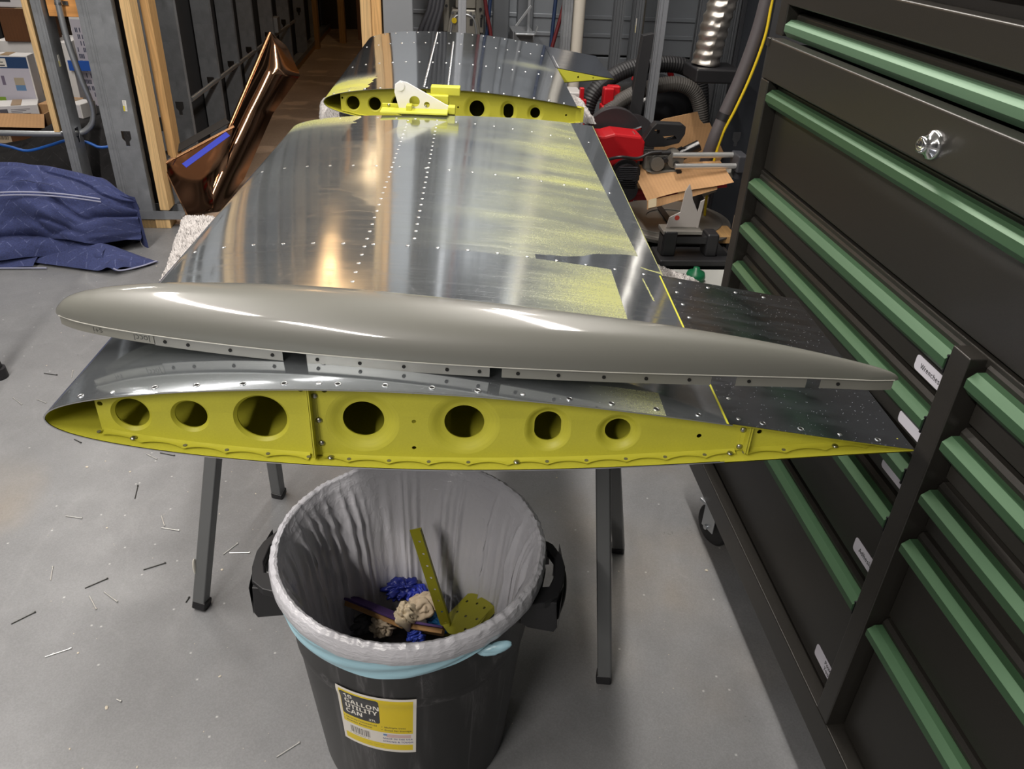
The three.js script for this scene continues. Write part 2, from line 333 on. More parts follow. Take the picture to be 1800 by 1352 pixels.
function oblong(x, y, r, tall) { const q = []; for (let i = 0; i <= 16; i++) { const a = -PI * i / 16; q.push(new THREE.Vector2(x + r * Math.cos(a), y - tall / 2 + r * Math.sin(a))); } for (let i = 0; i <= 16; i++) { const a = PI - PI * i / 16; q.push(new THREE.Vector2(x + r * Math.cos(a), y + tall / 2 + r * Math.sin(a))); } const w = new THREE.Path(); w.setFromPoints(q); return w; }
const HOLES = [
  { c: .075, y: -.004, r: .0165, f: .003 }, { c: .132, y: -.0048, r: .0158, f: .003 }, { c: .2013, y: -.006, r: .0245, f: .003 },
  { c: .3012, y: -.0075, r: .0207, f: .016 }, { c: .4023, y: -.009, r: .0202, f: .016 }, { c: .487, y: -.012, r: .0137, f: .010, tall: .0085 }, { c: .559, y: -.0145, r: .0133, f: .010 }];
const domeG = (() => { const g = new THREE.SphereGeometry(.0034, 14, 7, 0, 2 * PI, 0, PI / 2); g.scale(1, .7, 1); g.rotateX(PI / 2); return g; })();
const flushG = (() => { const g = new THREE.SphereGeometry(.0027, 10, 4, 0, 2 * PI, 0, PI / 2); g.scale(1, .22, 1); return g; })();
const holeG = new THREE.CylinderGeometry(.0021, .0021, .0006, 12);
const holeRingG = new THREE.TorusGeometry(.0027, .0006, 6, 14).rotateX(PI / 2);

function makePanel(root, o) {
  const { L, far, k } = o;
  const skew = far ? .03 : SKEW;
  const P = (c, s, y) => [c * k, y, -s * (1 - skew * c)];
  const bulge = (c, s) => .00045 * (Math.pow(Math.abs(Math.sin(PI * (s - .012) / .372)), .8) - .6) * Math.sin(PI * Math.min(1, Math.max(0, c / JOIN))) * smooth(0, .05, s);
  const NC = 64, NS = far ? 40 : 80;
  // skin: upper joint line -> nose -> lower joint line
  const cs = t => { const q = Math.abs(t) ** 2 * JOIN; return q; };
  const Lc = c => far ? L : (1.124 + .083 * Math.pow(smooth(.22, .74, c), 1.0) * 1.25) / (1 - skew * c);
  const f = (off, upOnly) => (u, v) => { const t = 1 - 2 * u, c = cs(t), s = v * Lc(c); const up = t >= 0; const y0 = yt(c); const y = camber(c) + (up ? 1 : -1) * Math.max(0, y0 - off) + (up && !off ? bulge(c, s) : 0); return P(c + off * Math.exp(-c * 120), s, y); };
  const skinTop = grid(NC, NS, (u, v) => f(0)(u / 2, v), (u, v) => { const c = cs(1 - u); return [c / .68, v * Lc(c) / o.span]; });
  const skinBot = grid(NC, 8, (u, v) => f(0)(.5 + u / 2, v), (u, v) => { const c = cs(u); return [c / .68, v * L / o.span]; });
  mesh('upper_skin', skinTop, o.skin, root);
  mesh('lower_skin', skinBot, plainAlu, root);
  mesh('primed_inner_face', grid(NC * 2, 12, (u, v) => f(.0011)(u, .0008 / L + v * (1 - .0016 / L))), primer, root);
  mesh('skin_edge', [grid(NC * 2, 1, (u, v) => { const a = f(0)(u, 0), b = f(.0012)(u, 0); return [a[0] + (b[0] - a[0]) * v, a[1] + (b[1] - a[1]) * v, .0004]; })], aluEdge, root);
  const piece = o.piece;
  if (piece) {
    const [s0, s1] = piece;
    const pg = (up, off) => grid(24, 20, (u, v) => { const c = JOIN - .004 + u * (CH - JOIN + .004), s = s0 + v * (s1 - s0); return P(c, s, camber(c) + (up ? 1 : -1) * Math.max(.0004, yt(c) + .0009 - off)); }, (u, v) => [u * .2 * 3, v * .4 * 3]);
    const rp = mesh('rear_skin', [pg(true, 0), grid(24, 1, (u, v) => { const c = JOIN - .004 + u * (CH - JOIN + .004), s = far ? s0 : s1; const q = P(c, s, camber(c) + yt(c) + .0009 - v * .001); return q; })], rearMat, root);
    mesh('rear_lower_skin', pg(false, 0), plainAlu, root);
    mesh('primed_inner_face', [pg(true, .0012), pg(false, .0012)], primer, root);
    // primer line showing along the lap joint
    if (!far) mesh('joint_line', [grid(1, 20, (u, v) => { const c = JOIN - .006 + u * .0025, s = s0 + v * (s1 - s0); return P(c, s, hTop(c) + .0004); }), grid(16, 1, (u, v) => { const c = JOIN + u * (CH - JOIN), s = (far ? s0 : s1) + (far ? -1 : 1) * v * .0016; return P(c, s, hTop(c) + .0002); })], primerBright, root);
    const er = ribWeb(JOIN + .003, CH - .006, [], [[.74, -.016, .003], [.79, -.017, .002]]); const m = mesh('end_rib', er, primerBright, root); m.scale.x = k; m.position.z = -(far ? s0 : s1) * (1 - skew * .76) + (far ? .001 : .002); m.rotation.y = 0;
  }
  // ribs and spars
  const sR = .018, zR = -sR;
  const nose = ribWeb(.043, .2515, HOLES.slice(0, 3), [[.0475, .008, .0026], [.243, .029, .0026]]);
  const mid = ribWeb(.2525, .690, HOLES.slice(3), [[.266, .0285, .0026], [.352, .0285, .0022], [.352, -.006, .0022], [.3515, -.0385, .0022], [.6425, -.017, .0026]]);
  const aft = ribWeb(.692, .852, [], [[.704, -.0105, .0026], [.785, -.0165, .0026]]);
  const midIn = ribWeb(.2525, JOIN - .012, HOLES.slice(3), []);
  const rib = (nm, g, z, mat = primer) => { const m = mesh(nm, g, mat, root); m.scale.x = k; m.position.z = z; return m; };
  const r1 = rib('nose_rib', nose, zR), r2 = rib('main_rib', mid, zR), r3 = (piece && !far) ? rib('tail_rib', aft, zR) : null;
  for (const s of o.inner) { rib('inner_rib', nose, -s * (1 - skew * .15)); rib('inner_rib', midIn, -s * (1 - skew * .45)); }
  const sparG = c => grid(1, 4, (u, v) => { const s = .02 + v * (L - .024); return P(c, s, hBot(c) + .0015 + u * (2 * yt(c) - .003)); });
  mesh('spar_web', [sparG(.2535)], primer, root); mesh('rear_spar', [sparG(JOIN - .008)], primerBright, root);
  // lower rib flange with its scalloped free edge, coming towards the viewer
  const flange = (c0, c1, up) => grid(Math.round((c1 - c0) * 500), 3, (u, v) => {
    const c = c0 + (c1 - c0) * u, ph = Math.pow(Math.abs(Math.sin(PI * (c - .0425) / .0405)), .7);
    const len = .0128 - .0062 * ph; const y = (up ? hTop(c) - .0022 : hBot(c) + .0020) + (up ? -1 : 1) * (.0024 * (1 - v) * (1 - v) + .0014 * v * v * v);
    return [c * k, y, zR + .001 + len * v];
  });
  for (const [r, c0, c1] of [['nose_flange', .046, .246], ['main_flange', .259, .682], ['tail_flange', .694, .85]]) if (r !== 'tail_flange' || r3) { mesh(r, [flange(c0, c1, false), flange(c0, c1, true)], primer, root); }
  // upright flanges where the rib sections meet
  for (const c of r3 ? [.2515, .691] : [.2515]) mesh('upright_flange', [bx(c * k - .0016, c * k - .0004, hBot(c) + .004, hTop(c) - .004, zR, zR + .011, 0), bx(c * k + .0004, c * k + .0016, hBot(c) + .004, hTop(c) - .004, zR, zR + .012, 0), bx(c * k - .006, c * k + .006, hBot(c) + .003, hTop(c) - .003, zR + .0012, zR + .002)], primer, root);
  return { P, zR, skew };
}
function placeRivet(root, name, geo, mat, p, n) { const m = mesh(name, geo, mat, root); m.position.set(...p); if (n) m.quaternion.setFromUnitVectors(V(0, 1, 0), n); return m; }
const slopeN = c => { const e = .002, d = (hTop(c + e) - hTop(c - e)) / (2 * e); return V(-d, 1, 0).normalize(); };

const panelA = thing('wing_panel', 'near aluminium wing panel with open yellow-green end rib facing the camera, under the grey fairing', 'wing panel', [-.378, .82, -.661], -.057);
{
  const skin = wingTex(false, 1024, 2048, 1.30);
  const { P, zR } = makePanel(panelA, { L: 1.135, span: 1.30, k: 1, skin, far: false, piece: [0, .385], inner: [.381, .756, 1.115] });
  const at = (c, s) => P(c, s, hTop(c) + .0002);
  const rows = [];
  for (const s of RIBS.slice(1)) for (let i = 0; i < 16; i++) { const c = .027 + i * .0405 + (i > 6 ? .006 : 0); if (c < .655) rows.push([c, s - (s > 1.1 ? .008 : 0)]); }
  for (let s = .05; s < 1.11; s += .0292) { rows.push([.2615 - .0055 * s, s]); }
  for (let s = .41; s < 1.11; s += .0292) { rows.push([.327 - .009 * s, s]); }
  for (const q of [[.689, .368], [.728, .369], [.767, .369], [.807, .369], [.677, .331], [.677, .292], [.677, .252], [.677, .16], [.677, .11], [.677, .052], [.677, .012], [.784, .010], [.067, .009], [.263, .011], [.459, .011]]) rows.push(q);
  for (const [c, s] of rows) placeRivet(panelA, 'rivet', flushG, rivetMat, c > .664 ? P(c, s, hTop(c) + .0012) : at(c, s), slopeN(c));
  for (const c of [.035, .107, .147, .191, .23, .281, .326, .371, .415, .505, .547, .592, .635, .702, .742, .825]) { placeRivet(panelA, 'rivet_hole', merge([holeG]), holeMat, P(c, .0105, hTop(c) + (c > .664 ? .0011 : .0002)), slopeN(c)); placeRivet(panelA, 'hole_rim', holeRingG, aluEdge, P(c, .0105, hTop(c) + (c > .664 ? .0009 : .0002)), slopeN(c)); }
  // silver rivets on the end rib
  for (const [c, y] of [[.256, .0225], [.258, -.006], [.2585, -.034], [.6865, -.008], [.6865, -.029]]) placeRivet(panelA, 'end_rivet', domeG, silverRivet, [c, y, zR + .0016]);
  for (const [c, dz] of [[.0745, .007], [.267, .006], [.4565, .007], [.676, .007], [.784, .006]]) { const m = placeRivet(panelA, 'end_rivet', domeG, silverRivet, [c, hBot(c) + .0026, zR + dz]); m.rotation.x = -PI / 2; }
  for (let i = 0; i < 19; i++) { const c = .0425 + i * .0405; if ([1, 10, 18].includes(i) || c > .84) continue; const m = placeRivet(panelA, 'flange_hole', holeG, M(0x6b6a50, .6), [c, hBot(c) + .0029, zR + .007], V(0, 1, 0)); }
  // attach bracket at the far end
  const br = mesh('bracket_plate', ext(shp([[.284, .076], [.286, .092], [.296, .099], [.311, .096], [.392, .054], [.409, .047], [.4145, .036], [.4145, .022], [.30, .022], [.295, .034]], [circ(.3265, .058, .0115), circ(.3535, .052, .0062), circ(.2965, .0885, .0035)]), .0045, .0006, 18), white, panelA);
  br.position.set(-.063, .004, -1.165);
  const bo = mesh('bracket_boss', rod([.2965, .0925, -1.160], [.2965, .0925, -1.157], .009, 18), white, panelA); bo.position.x = -.063;
  const ba = mesh('bracket_angle', [bx(.255, .40, .0435, .0475, -1.165, -1.120, .001), bx(.255, .40, .0475, .055, -1.168, -1.164, .001), bx(.31, .322, .047, .058, -1.16, -1.135, .001), bx(.40, .416, .040, .056, -1.17, -1.145, .002)], primerBright, panelA); ba.position.x = -.063;
  const bb = mesh('bracket_back', [bx(.312, .40, .040, .073, -1.20, -1.175, .002), bx(.36, .425, .070, .088, -1.22, -1.19, .002)], primerBright, panelA); bb.position.x = -.063;
  for (let i = 0; i < 4; i++) { const m = placeRivet(panelA, 'bracket_bolt', domeG, silverRivet, [.207 + i * .04, .0515, -1.1635]); }
}
const panelB = thing('wing_panel', 'second aluminium wing panel lying farther away beyond the white bracket, root end facing the camera', 'wing panel', [-.283, .818, -2.079], -.038);
{
  const skin = wingTex(true, 512, 1024, 1.05);
  const { P } = makePanel(panelB, { L: 1.02, span: 1.05, k: .955, skin, far: true, piece: [.56, 1.0], inner: [.375, .75, 1.0] });
  const g = []; const put = (c, s) => { const q = flushG.clone(); q.scale(1.3, 2.2, 1.3); q.applyQuaternion(new THREE.Quaternion().setFromUnitVectors(V(0, 1, 0), slopeN(c))); q.translate(...P(c, s, hTop(c) + .0003)); g.push(q); };
  for (const s of [.012, .38, .75, .99]) for (let i = 0; i < 16; i++) { const c = .027 + i * .0405; if (c < .655) put(c, s); }
  for (let s = .03; s < 1.0; s += .021) { put(.262, s); if (s < .8) put(.325, s); }
  for (let s = .57; s < .8; s += .018) put(.675, s);
  const rv = mesh('rivets', g, rivetMat, panelB); rv.userData.kind = 'stuff';
}

// ------------------------------------------------------------------ grey tip fairing
const fairing = thing('tip_fairing', 'long smooth grey glass-fibre tip fairing resting on the near wing panel', 'fairing', [-.399, .8735, -.787], -.168); fairing.rotation.z = -.006;
{
  const L = .8695, ks = L / CH;
  const HT = [[0, .006], [.003, .0095], [.011, .0173], [.025, .0235], [.045, .0287], [.091, .0362], [.13, .0398], [.167, .0423], [.23, .0455], [.301, .0467], [.379, .046], [.477, .0435], [.593, .0395], [.65, .0364], [.703, .0325], [.75, .0276], [.799, .0206], [.83, .0155], [.852, .0110], [.863, .0075], [.8675, .0045], [.8695, .0018]];
  const hs = x => { const q = []; let a = 0, w = 0; for (let i = -3; i <= 3; i++) { const g = Math.exp(-i * i / 4); a += g * interp(HT, Math.min(L, Math.max(0, x + i * Math.min(.012, x * .3, (L - x) * .3)))); w += g; } return a / w; };
  const wd = x => Math.hypot(yt(x / ks), .0062 * Math.sqrt(Math.max(0, Math.min(1, (L - x) / .03))));
  const tip = x => x;
  const gel = MP({ color: 0x666660, roughness: .4, clearcoat: 1, clearcoatRoughness: .07 });
  const xs = u => { const a = .5 - .5 * Math.cos(PI * u); return L * (a * .75 + u * .25); };
  mesh('shell', grid(160, 36, (u, v) => { const x = xs(u), a = PI * v, p = 2.15, c = Math.cos(a), s = Math.sin(a); return [x, hs(x) * Math.pow(s, 2 / p), wd(x) * Math.sign(c) * Math.pow(Math.abs(c), 2 / p)]; }), gel, fairing);
  const lipMat = M(0x73726b, .45), lipBright = M(0x868580, .4, .3);
  const lip = (x0, x1, side, h = .0130) => grid(Math.ceil((x1 - x0) * 120), 1, (u, v) => { const x = x0 + (x1 - x0) * u; return [x, .0008 - h * v, side * (wd(x) - .0022)]; });
  const thick = (x0, x1) => merge([lip(x0, x1, 1), grid(Math.ceil((x1 - x0) * 120), 1, (u, v) => { const x = x0 + (x1 - x0) * u; return [x, -.0122, wd(x) - .0022 - .0016 * v]; })]);
  for (const [a, b] of [[.118, .2545], [.279, .462], [.474, .682], [.707, .778], [.792, .866]]) mesh('lip', thick(a, b), a > .47 ? lipMat : lipBright, fairing);
  mesh('nose_lip', [lip(.004, .118, 1, .012)], lipMat, fairing);
  mesh('far_lip', [lip(.01, .86, -1)], lipMat, fairing);
  for (const x of [.13, .155, .2, .244, .29, .333, .377, .42, .452, .49, .53, .575, .617, .66, .72, .81]) { const m = mesh('lip_hole', new THREE.CylinderGeometry(.0019, .0019, .0007, 12).rotateX(PI / 2), holeMat, fairing); m.position.set(x, -.0065, wd(x) - .0017); }
  mesh('rim_line', tube(Array.from({ length: 40 }, (_, i) => { const x = .006 + (L - .01) * i / 39; return [x, .0004, wd(x) + .0002]; }), .0007, 6, 120), M(0x9c9b94, .4), fairing);
  // marker writing on the nose lip
  const wt = canvasTex(512, 64, (c, w, h) => { c.fillStyle = '#73726b'; c.fillRect(0, 0, w, h); c.translate(w, h); c.rotate(PI); c.fillStyle = '#1c1c1c'; c.font = '54px sans-serif'; c.fillText('Joccl', 20, 50); c.fillText('s+i', 330, 50); });
  mesh('marker_writing', grid(20, 1, (u, v) => { const x = .028 + .09 * u; return [x, -.0004 - .0105 * v, wd(x) - .0015]; }, (u, v) => [u, 1 - v]), M(0xffffff, .5, 0, { map: wt }), fairing);
}

// ------------------------------------------------------------------ sawhorses and towels
function sawhorse(label, a, b, pos, turn) {        // folding steel trestle, legs given as foot -> top
  const t = thing('sawhorse', label, 'sawhorse', pos, turn, undefined);
  const h = .742, half = .37;
  mesh('top_beam', bx(-half, half, h - .035, h, -.02, .02, .003), steelTube, t);
  for (const sx of [-1, 1]) for (const sz of [-1, 1]) {
    const foot = [sx * (half + .045), .012, sz * .182], top = [sx * (half - .045), h - .03, sz * .02];
    const l = mesh('leg', beam(foot, top, .026, .026, 0), steelTube, t);
    mesh('foot_cap', beam([foot[0], .001, foot[2] + sz * .002], [foot[0] - sx * .003, .02, foot[2] - sz * .003], .029, .029), black, l);
  }
  for (const sz of [-1, 1]) mesh('spreader', beam([-half + .03, h - .08, sz * .03], [half - .03, h - .08, sz * .03], .02, .006), steelTube, t);
  return t;
}
const sh1 = sawhorse('grey steel folding sawhorse carrying the near wing panel, legs around the black bin', 0, 0, [-.042, 0, -1.256], -.27);
sawhorse('grey steel folding sawhorse mostly hidden beneath the farther wing panel', 0, 0, [.05, 0, -2.36], -.1);
mesh('paint_drip', (() => { const g = new THREE.SphereGeometry(1, 10, 8); g.scale(.003, .022, .008); g.translate(-.417, .10, .172); return g; })(), M(0xcfccc2, .6), sh1);

const terryTex = tex(256, 256, (x, y) => { const k = .80 + .22 * hash(x, y, 3) + .12 * fbm(x / 5, y / 5, 4, 2, 0); return [172 * k, 168 * k, 166 * k]; });
const terry = M(0xffffff, .95, 0, { map: reps(terryTex, 6, 6) });
function towel(label, corners, thick, kseed, drop = 0) {     // lumpy folded terry cloth over a quad of corner points [x,y,z]
  const [A, B, C, D] = corners.map(p => V(...p));
  const F = (u, v) => A.clone().lerp(B, u).lerp(D.clone().lerp(C, u), v);
  const e = (u) => 1 - Math.pow(Math.abs(2 * u - 1), 6);
  const n = 110;
  const top = grid(n, n, (u, v) => { const p = F(u, v), q = Math.sqrt(Math.max(0, e(u) * e(v))); const w = .007 * (fbm(u * 9, v * 9, kseed, 3) - .5) + .0095 * (hash(Math.round(u * n), Math.round(v * n), kseed) - .5); const hh = thick * q + w * (q > 0 ? 1 : .5); const o = (1 - q) * .006 * (hash(Math.round(u * n), Math.round(v * n), kseed + 4) - .5); return [p.x + o + .012 * (fbm(v * 5, u * 2, kseed + 3, 2) - .5), p.y + hh - drop * Math.pow(Math.abs(2 * u - 1), 2), p.z + o * 1.4]; }, (u, v) => [u, v]);
  const bot = grid(12, 12, (u, v) => { const p = F(u, v); return [p.x, p.y - drop * Math.pow(Math.abs(2 * u - 1), 2), p.z]; });
  const t = thing('folded_towel', label, 'towel', [0, 0, 0]); mesh('towel_cloth', top, terry, t); mesh('towel_underside', bot, terry, t); return t;
}
towel('white fluffy folded towel padding the left end of the near sawhorse', [[-.462, .742, -1.41], [-.30, .742, -1.36], [-.28, .742, -1.13], [-.415, .742, -1.11]], .032, 3, .0);
towel('white towel padding the right end of the near sawhorse behind the trailing edge', [[.22, .742, -1.22], [.36, .742, -1.17], [.43, .742, -1.09], [.20, .742, -1.10]], .03, 7);
towel('white towel wrapped under the leading edge of the farther panel', [[-.335, .742, -2.40], [-.10, .742, -2.42], [-.08, .742, -2.16], [-.30, .742, -2.12]], .034, 11);
towel('white towel under the trailing edge of the farther panel beside the vacuum', [[.25, .742, -2.48], [.43, .742, -2.46], [.44, .742, -2.24], [.25, .742, -2.24]], .04, 15);

// ------------------------------------------------------------------ bin, liner and rubbish
const CX = -.046, CZ = -.902, RIM = .425;
const canR = y => .158 + (.1925 - .158) * y / RIM;
const scuffTex = tex(512, 512, (x, y) => { const s = Math.pow(1 - Math.abs(fbm(x / 60, y / 90, 3, 4) - .5) * 2, 26), d = smooth(.55, .8, fbm(x / 40, y / 25, 9, 4)) * hash(x, y, 2); const k = 25 + 4 * hash(x, y, 5) + 75 * s * fbm(x / 20, y / 20, 8, 2) + 40 * d; return [k, k * .98, k]; });
{
  const can = thing('trash_can', 'black plastic utility bin with yellow label standing under the near wing panel', 'bin', [CX, 0, CZ]);
  const prof = [[0, .004], [.150, .004], [.157, .002], [canR(.01), .012], [canR(.28), .28], [canR(.29) + .002, .285], [canR(.30) + .002, .30], [canR(.31) + .001, .306], [canR(.38), .38], [.1965, .39], [.199, .40], [.199, .422], [.196, .426], [.191, .424], [.1895, .40], [canR(.38) - .003, .38], [.155, .012], [0, .010]];
  mesh('body', new THREE.LatheGeometry(prof.map(p => new THREE.Vector2(...p)), 96), M(0xffffff, .42, 0, { map: reps(scuffTex, 3, 1) }), can);
  // side handles: a wide lug and an open loop
  for (const s of [1, -1]) {
    const hole = new THREE.Path(); hole.setFromPoints([[.2, -.050], [.213, -.046], [.2225, -.02], [.2225, .03], [.214, .062], [.2, .064], [.206, .01]].map(p => new THREE.Vector2(...p)));
    const ring = ext(shp([[.165, -.11], [.195, -.085], [.218, -.066], [.232, -.03], [.236, .0], [.233, .045], [.224, .085], [.205, .105], [.157, .122], ...Array.from({ length: 12 }, (_, i) => { const a = .64 - 1.2 * i / 11; return [.1985 * Math.cos(a), .1985 * Math.sin(a)]; })], [hole]), .009, .002); ring.rotateX(PI / 2); ring.translate(0, .392, 0);
    const skirt = tube([[.200, .376, -.078], [.220, .374, -.062], [.2325, .368, -.025], [.2345, .364, .01], [.231, .36, .05], [.221, .352, .09]], .008, 8, 40).scale(1, 1, 1);
    const grip = grid(30, 4, (u, v) => { const a = -.36 + .78 * u; return [.2335 * Math.cos(a * .55) + .002, .386 - .05 * v * (.6 + .5 * u), .2335 * Math.sin(a)]; });
    const ribs = [-.04, -.01, .02, .05].map(z => bx(.222, .234, .345, .388, z - .0015, z + .0015));
    const gus = ext(shp([[.172, .345], [.185, .335], [.222, .328], [.226, .336], [.222, .386], [.176, .386]]), .008, .002); gus.translate(0, 0, .088);
    const gus2 = ext(shp([[.178, .34], [.215, .345], [.212, .386], [.18, .386]]), .006, .002); gus2.translate(0, 0, -.082);
    const h = mesh('handle', merge([ring, skirt, grip, gus, gus2, ...ribs]), black, can);
    h.scale.set(s, 1, .72); h.rotation.y = -.11;
  }
  const lt = canvasTex(1024, 1160, (c, w, h) => {
    c.fillStyle = '#d9d4cc'; c.fillRect(0, 0, w, h);
    c.fillStyle = '#d8bf12'; c.fillRect(40, 40, w - 80, 700); c.fillRect(40, 985, w - 80, 125);
    c.fillStyle = '#2b2b2d'; c.beginPath(); c.roundRect(48, 70, 520, 500, 40); c.fill();
    c.fillStyle = '#e8e4da'; c.font = 'bold 118px sans-serif';
    c.fillText('10', 95, 185); c.save(); c.translate(95, 0); c.scale(1.02, 1);
    c.fillText('GALLON', 0, 295); c.fillText('UTILITY', 0, 402); c.fillText('CAN', 0, 510); c.restore();
    c.font = 'bold 58px sans-serif'; c.fillText('37L', 420, 545);
    c.fillStyle = '#3a3410'; c.font = 'bold 42px sans-serif';
    c.fillText('•  Securely Fastened Lid', 46, 640); c.fillText('•  Weather Resistant', 46, 700);
    c.fillText('•  Multiple Uses', 580, 640); c.fillText('•  Great for Storage', 580, 700);
    c.fillStyle = '#55504c'; for (let x = 130, i = 0; x < 420; i++) { const q = 4 + (i * 7 % 5) * 3; c.fillRect(x, 790, q, 140); x += q + 6 + (i * 5 % 4) * 2; }
    c.font = '34px sans-serif'; c.fillText('0   37000 82310   9', 110, 968);
    c.fillStyle = '#c08a8a'; for (let i = 0; i < 5; i++) c.fillRect(640, 770 + i * 14, 320, 8);
    c.fillStyle = '#5d7fae'; c.fillRect(600, 768, 50, 40);
    c.fillStyle = '#4d4a78'; c.font = 'bold 46px sans-serif'; c.fillText('MADE IN THE USA', 590, 885); c.fillText('STRONG & TOUGH', 590, 950);
    c.fillStyle = '#8f8220'; c.font = '26px sans-serif'; c.fillText('10 GAL. UTILITY CAN', 360, 1060);
  });
  const A0 = -34.5, A1 = 3.3;
  mesh('label', grid(40, 20, (u, v) => { const cu = Math.min(1, Math.max(0, u)), y = .305 - .139 * v, a = (A0 + (A1 - A0) * cu - 1.2 * v) * PI / 180, r = canR(y) + .0016 + (y > .28 ? .0018 * smooth(.28, .29, y) * (1 - smooth(.30, .312, y)) : 0); return [Math.sin(a) * r, y, Math.cos(a) * r]; }, (u, v) => [u, 1 - v]), M(0xffffff, .4, 0, { map: lt }), can);
}
const crinkle = reps(tex(512, 512, (x, y) => { const u = x / 512 * 8, v = y / 512 * 8; const q = Math.pow(1 - Math.abs(fbm(u, v * .5, 81, 4, 8) - .5) * 2, 3), r = Math.pow(1 - Math.abs(fbm(u * 2, v * 2, 85, 3, 16) - .5) * 2, 5); const k = 255 * (.6 * q + .4 * r); return [k, k, k]; }, false), 6, 2);
const linerMat = MP({ color: 0xb9b9bf, roughness: .28, bumpMap: crinkle, bumpScale: .0009, thickness: 0, clearcoat: .3, clearcoatRoughness: .3 });
{
  const liner = thing('bin_liner', 'thin greyish white bin liner folded over the rim of the black bin', 'bin liner', [CX, 0, CZ]);
  const prof = [[.2050, .400], [.2062, .405], [.2072, .411], [.2072, .420], [.205, .430], [.1985, .4345], [.194, .432], [.1885, .418], [.186, .40], [.183, .37], [.180, .33], [.176, .28], [.171, .22], [.166, .16], [.160, .10], [.154, .055], [.12, .04], [0.001, .036]];
  const N = 360, Kp = 110;
  const pleat = a => .55 * Math.sin(a * 7 + 1.3) + .8 * (fbm(a * 5.5 + 20, 2, 5, 3) - .5) * 2;
  mesh('film', grid(N, Kp, (u, v) => {
    const a = u * 2 * PI, au = u * 2 * PI, t = v * (prof.length - 1), i = Math.min(prof.length - 2, Math.floor(t)), f = t - i;
    let r = prof[i][0] + (prof[i + 1][0] - prof[i][0]) * f, y = prof[i][1] + (prof[i + 1][1] - prof[i][1]) * f;
    const cx = 40 * Math.cos(au), cz = 40 * Math.sin(au);
    const rim = Math.exp(-(((v - .27) / .10) ** 2)), inside = smooth(.36, .6, v) * (1 - smooth(.9, 1, v)), out = 1 - smooth(.1, .25, v);
    r += rim * .0020 * (fbm(cx * 1.1 + 50, cz * 1.1 + v * 6, 5, 3) - .5) * 2.2 + out * .003 * (fbm(cx * .25 + 9, cz * .25, 6, 3) - .5);
    y += rim * .0024 * (fbm(cx * 1.3, cz * 1.3 + 30 + v * 3, 7, 2) - .5) * 2 + out * .008 * (fbm(Math.cos(au) * 2.2 + 4, Math.sin(au) * 2.2, 8, 2) - .5) * (1 - v / .1 * .4);
    const sway = a + .25 * (v - .5) * Math.sin(a * 2);
    r -= inside * (.0022 + .0085 * Math.max(0, pleat(sway) + .8) * .6 + .013 * Math.pow(1 - Math.abs(fbm(Math.cos(sway) * 5 + 9, Math.sin(sway) * 5, 10, 3) - .5) * 2, 8) + .0022 * (fbm(cx * .9, cz * .9 + v * 22, 14, 3) - .5));
    return [Math.sin(a) * r, y, Math.cos(a) * r];
  }), linerMat, liner);
  // pale blue drawstring hem showing below the film
  const hem = MP({ color: 0x9fc6d4, roughness: .35, transmission: .15, thickness: 0 });
  mesh('drawstring_hem', grid(200, 8, (u, v) => { const a = -1.25 + u * 1.9 + (u - .5) * 0, k = Math.sin(PI * Math.min(1, u * 1.02)); const y = .408 - .010 * k * (.9 + .1 * Math.sin(a * 5)) - .032 * v * (.35 + .65 * k) + .002 * (fbm(a * 9, v * 2, 3, 2) - .5); const r = .2035 + .0012 * Math.sin(v * PI * 3 + a * 9) - .002 * v; return [Math.sin(a) * r, y, Math.cos(a) * r]; }), hem, liner);
  mesh('drawstring_knot', (() => { const g = new THREE.SphereGeometry(.016, 24, 16); const p = g.attributes.position; for (let i = 0; i < p.count; i++) { const k = 1 + .5 * (fbm(p.getX(i) * 200 + 5, p.getY(i) * 200 + p.getZ(i) * 90, 3, 2) - .5); p.setXYZ(i, p.getX(i) * k * 1.5, p.getY(i) * k * .55, p.getZ(i) * k * .5); } g.rotateZ(.35); g.computeVertexNormals(); g.translate(Math.sin(.62) * .203, .380, Math.cos(.62) * .203); return g; })(), hem, liner);
}
function crumple(name, label, cat, pos, size, col, kseed, rough = .8, group) {
  const g = new THREE.IcosahedronGeometry(1, 18); const p = g.attributes.position;
  for (let i = 0; i < p.count; i++) { const x = p.getX(i), y = p.getY(i), z = p.getZ(i); let k = .75 + .6 * (fbm(x * 1.6 + kseed * 7 + 9, y * 1.6 + z * 2.1 + 9, kseed, 3)) - .35 * Math.pow(1 - Math.abs(fbm(x * 2.2 + 30 + kseed, z * 2.2 + y * 1.7 + 30, kseed + 5, 2) - .5) * 2, 5); p.setXYZ(i, x * k, y * k, z * k); }
  const m = mergeVertices((() => { g.deleteAttribute('uv'); g.deleteAttribute('normal'); return g; })()); m.computeVertexNormals(); m.scale(...size);
  const o = thing(name, label, cat, pos, kseed * 1.1, group); mesh(cat === 'glove' ? 'glove_rubber' : 'paper_wad', m, M(col, rough), o); return o;
}
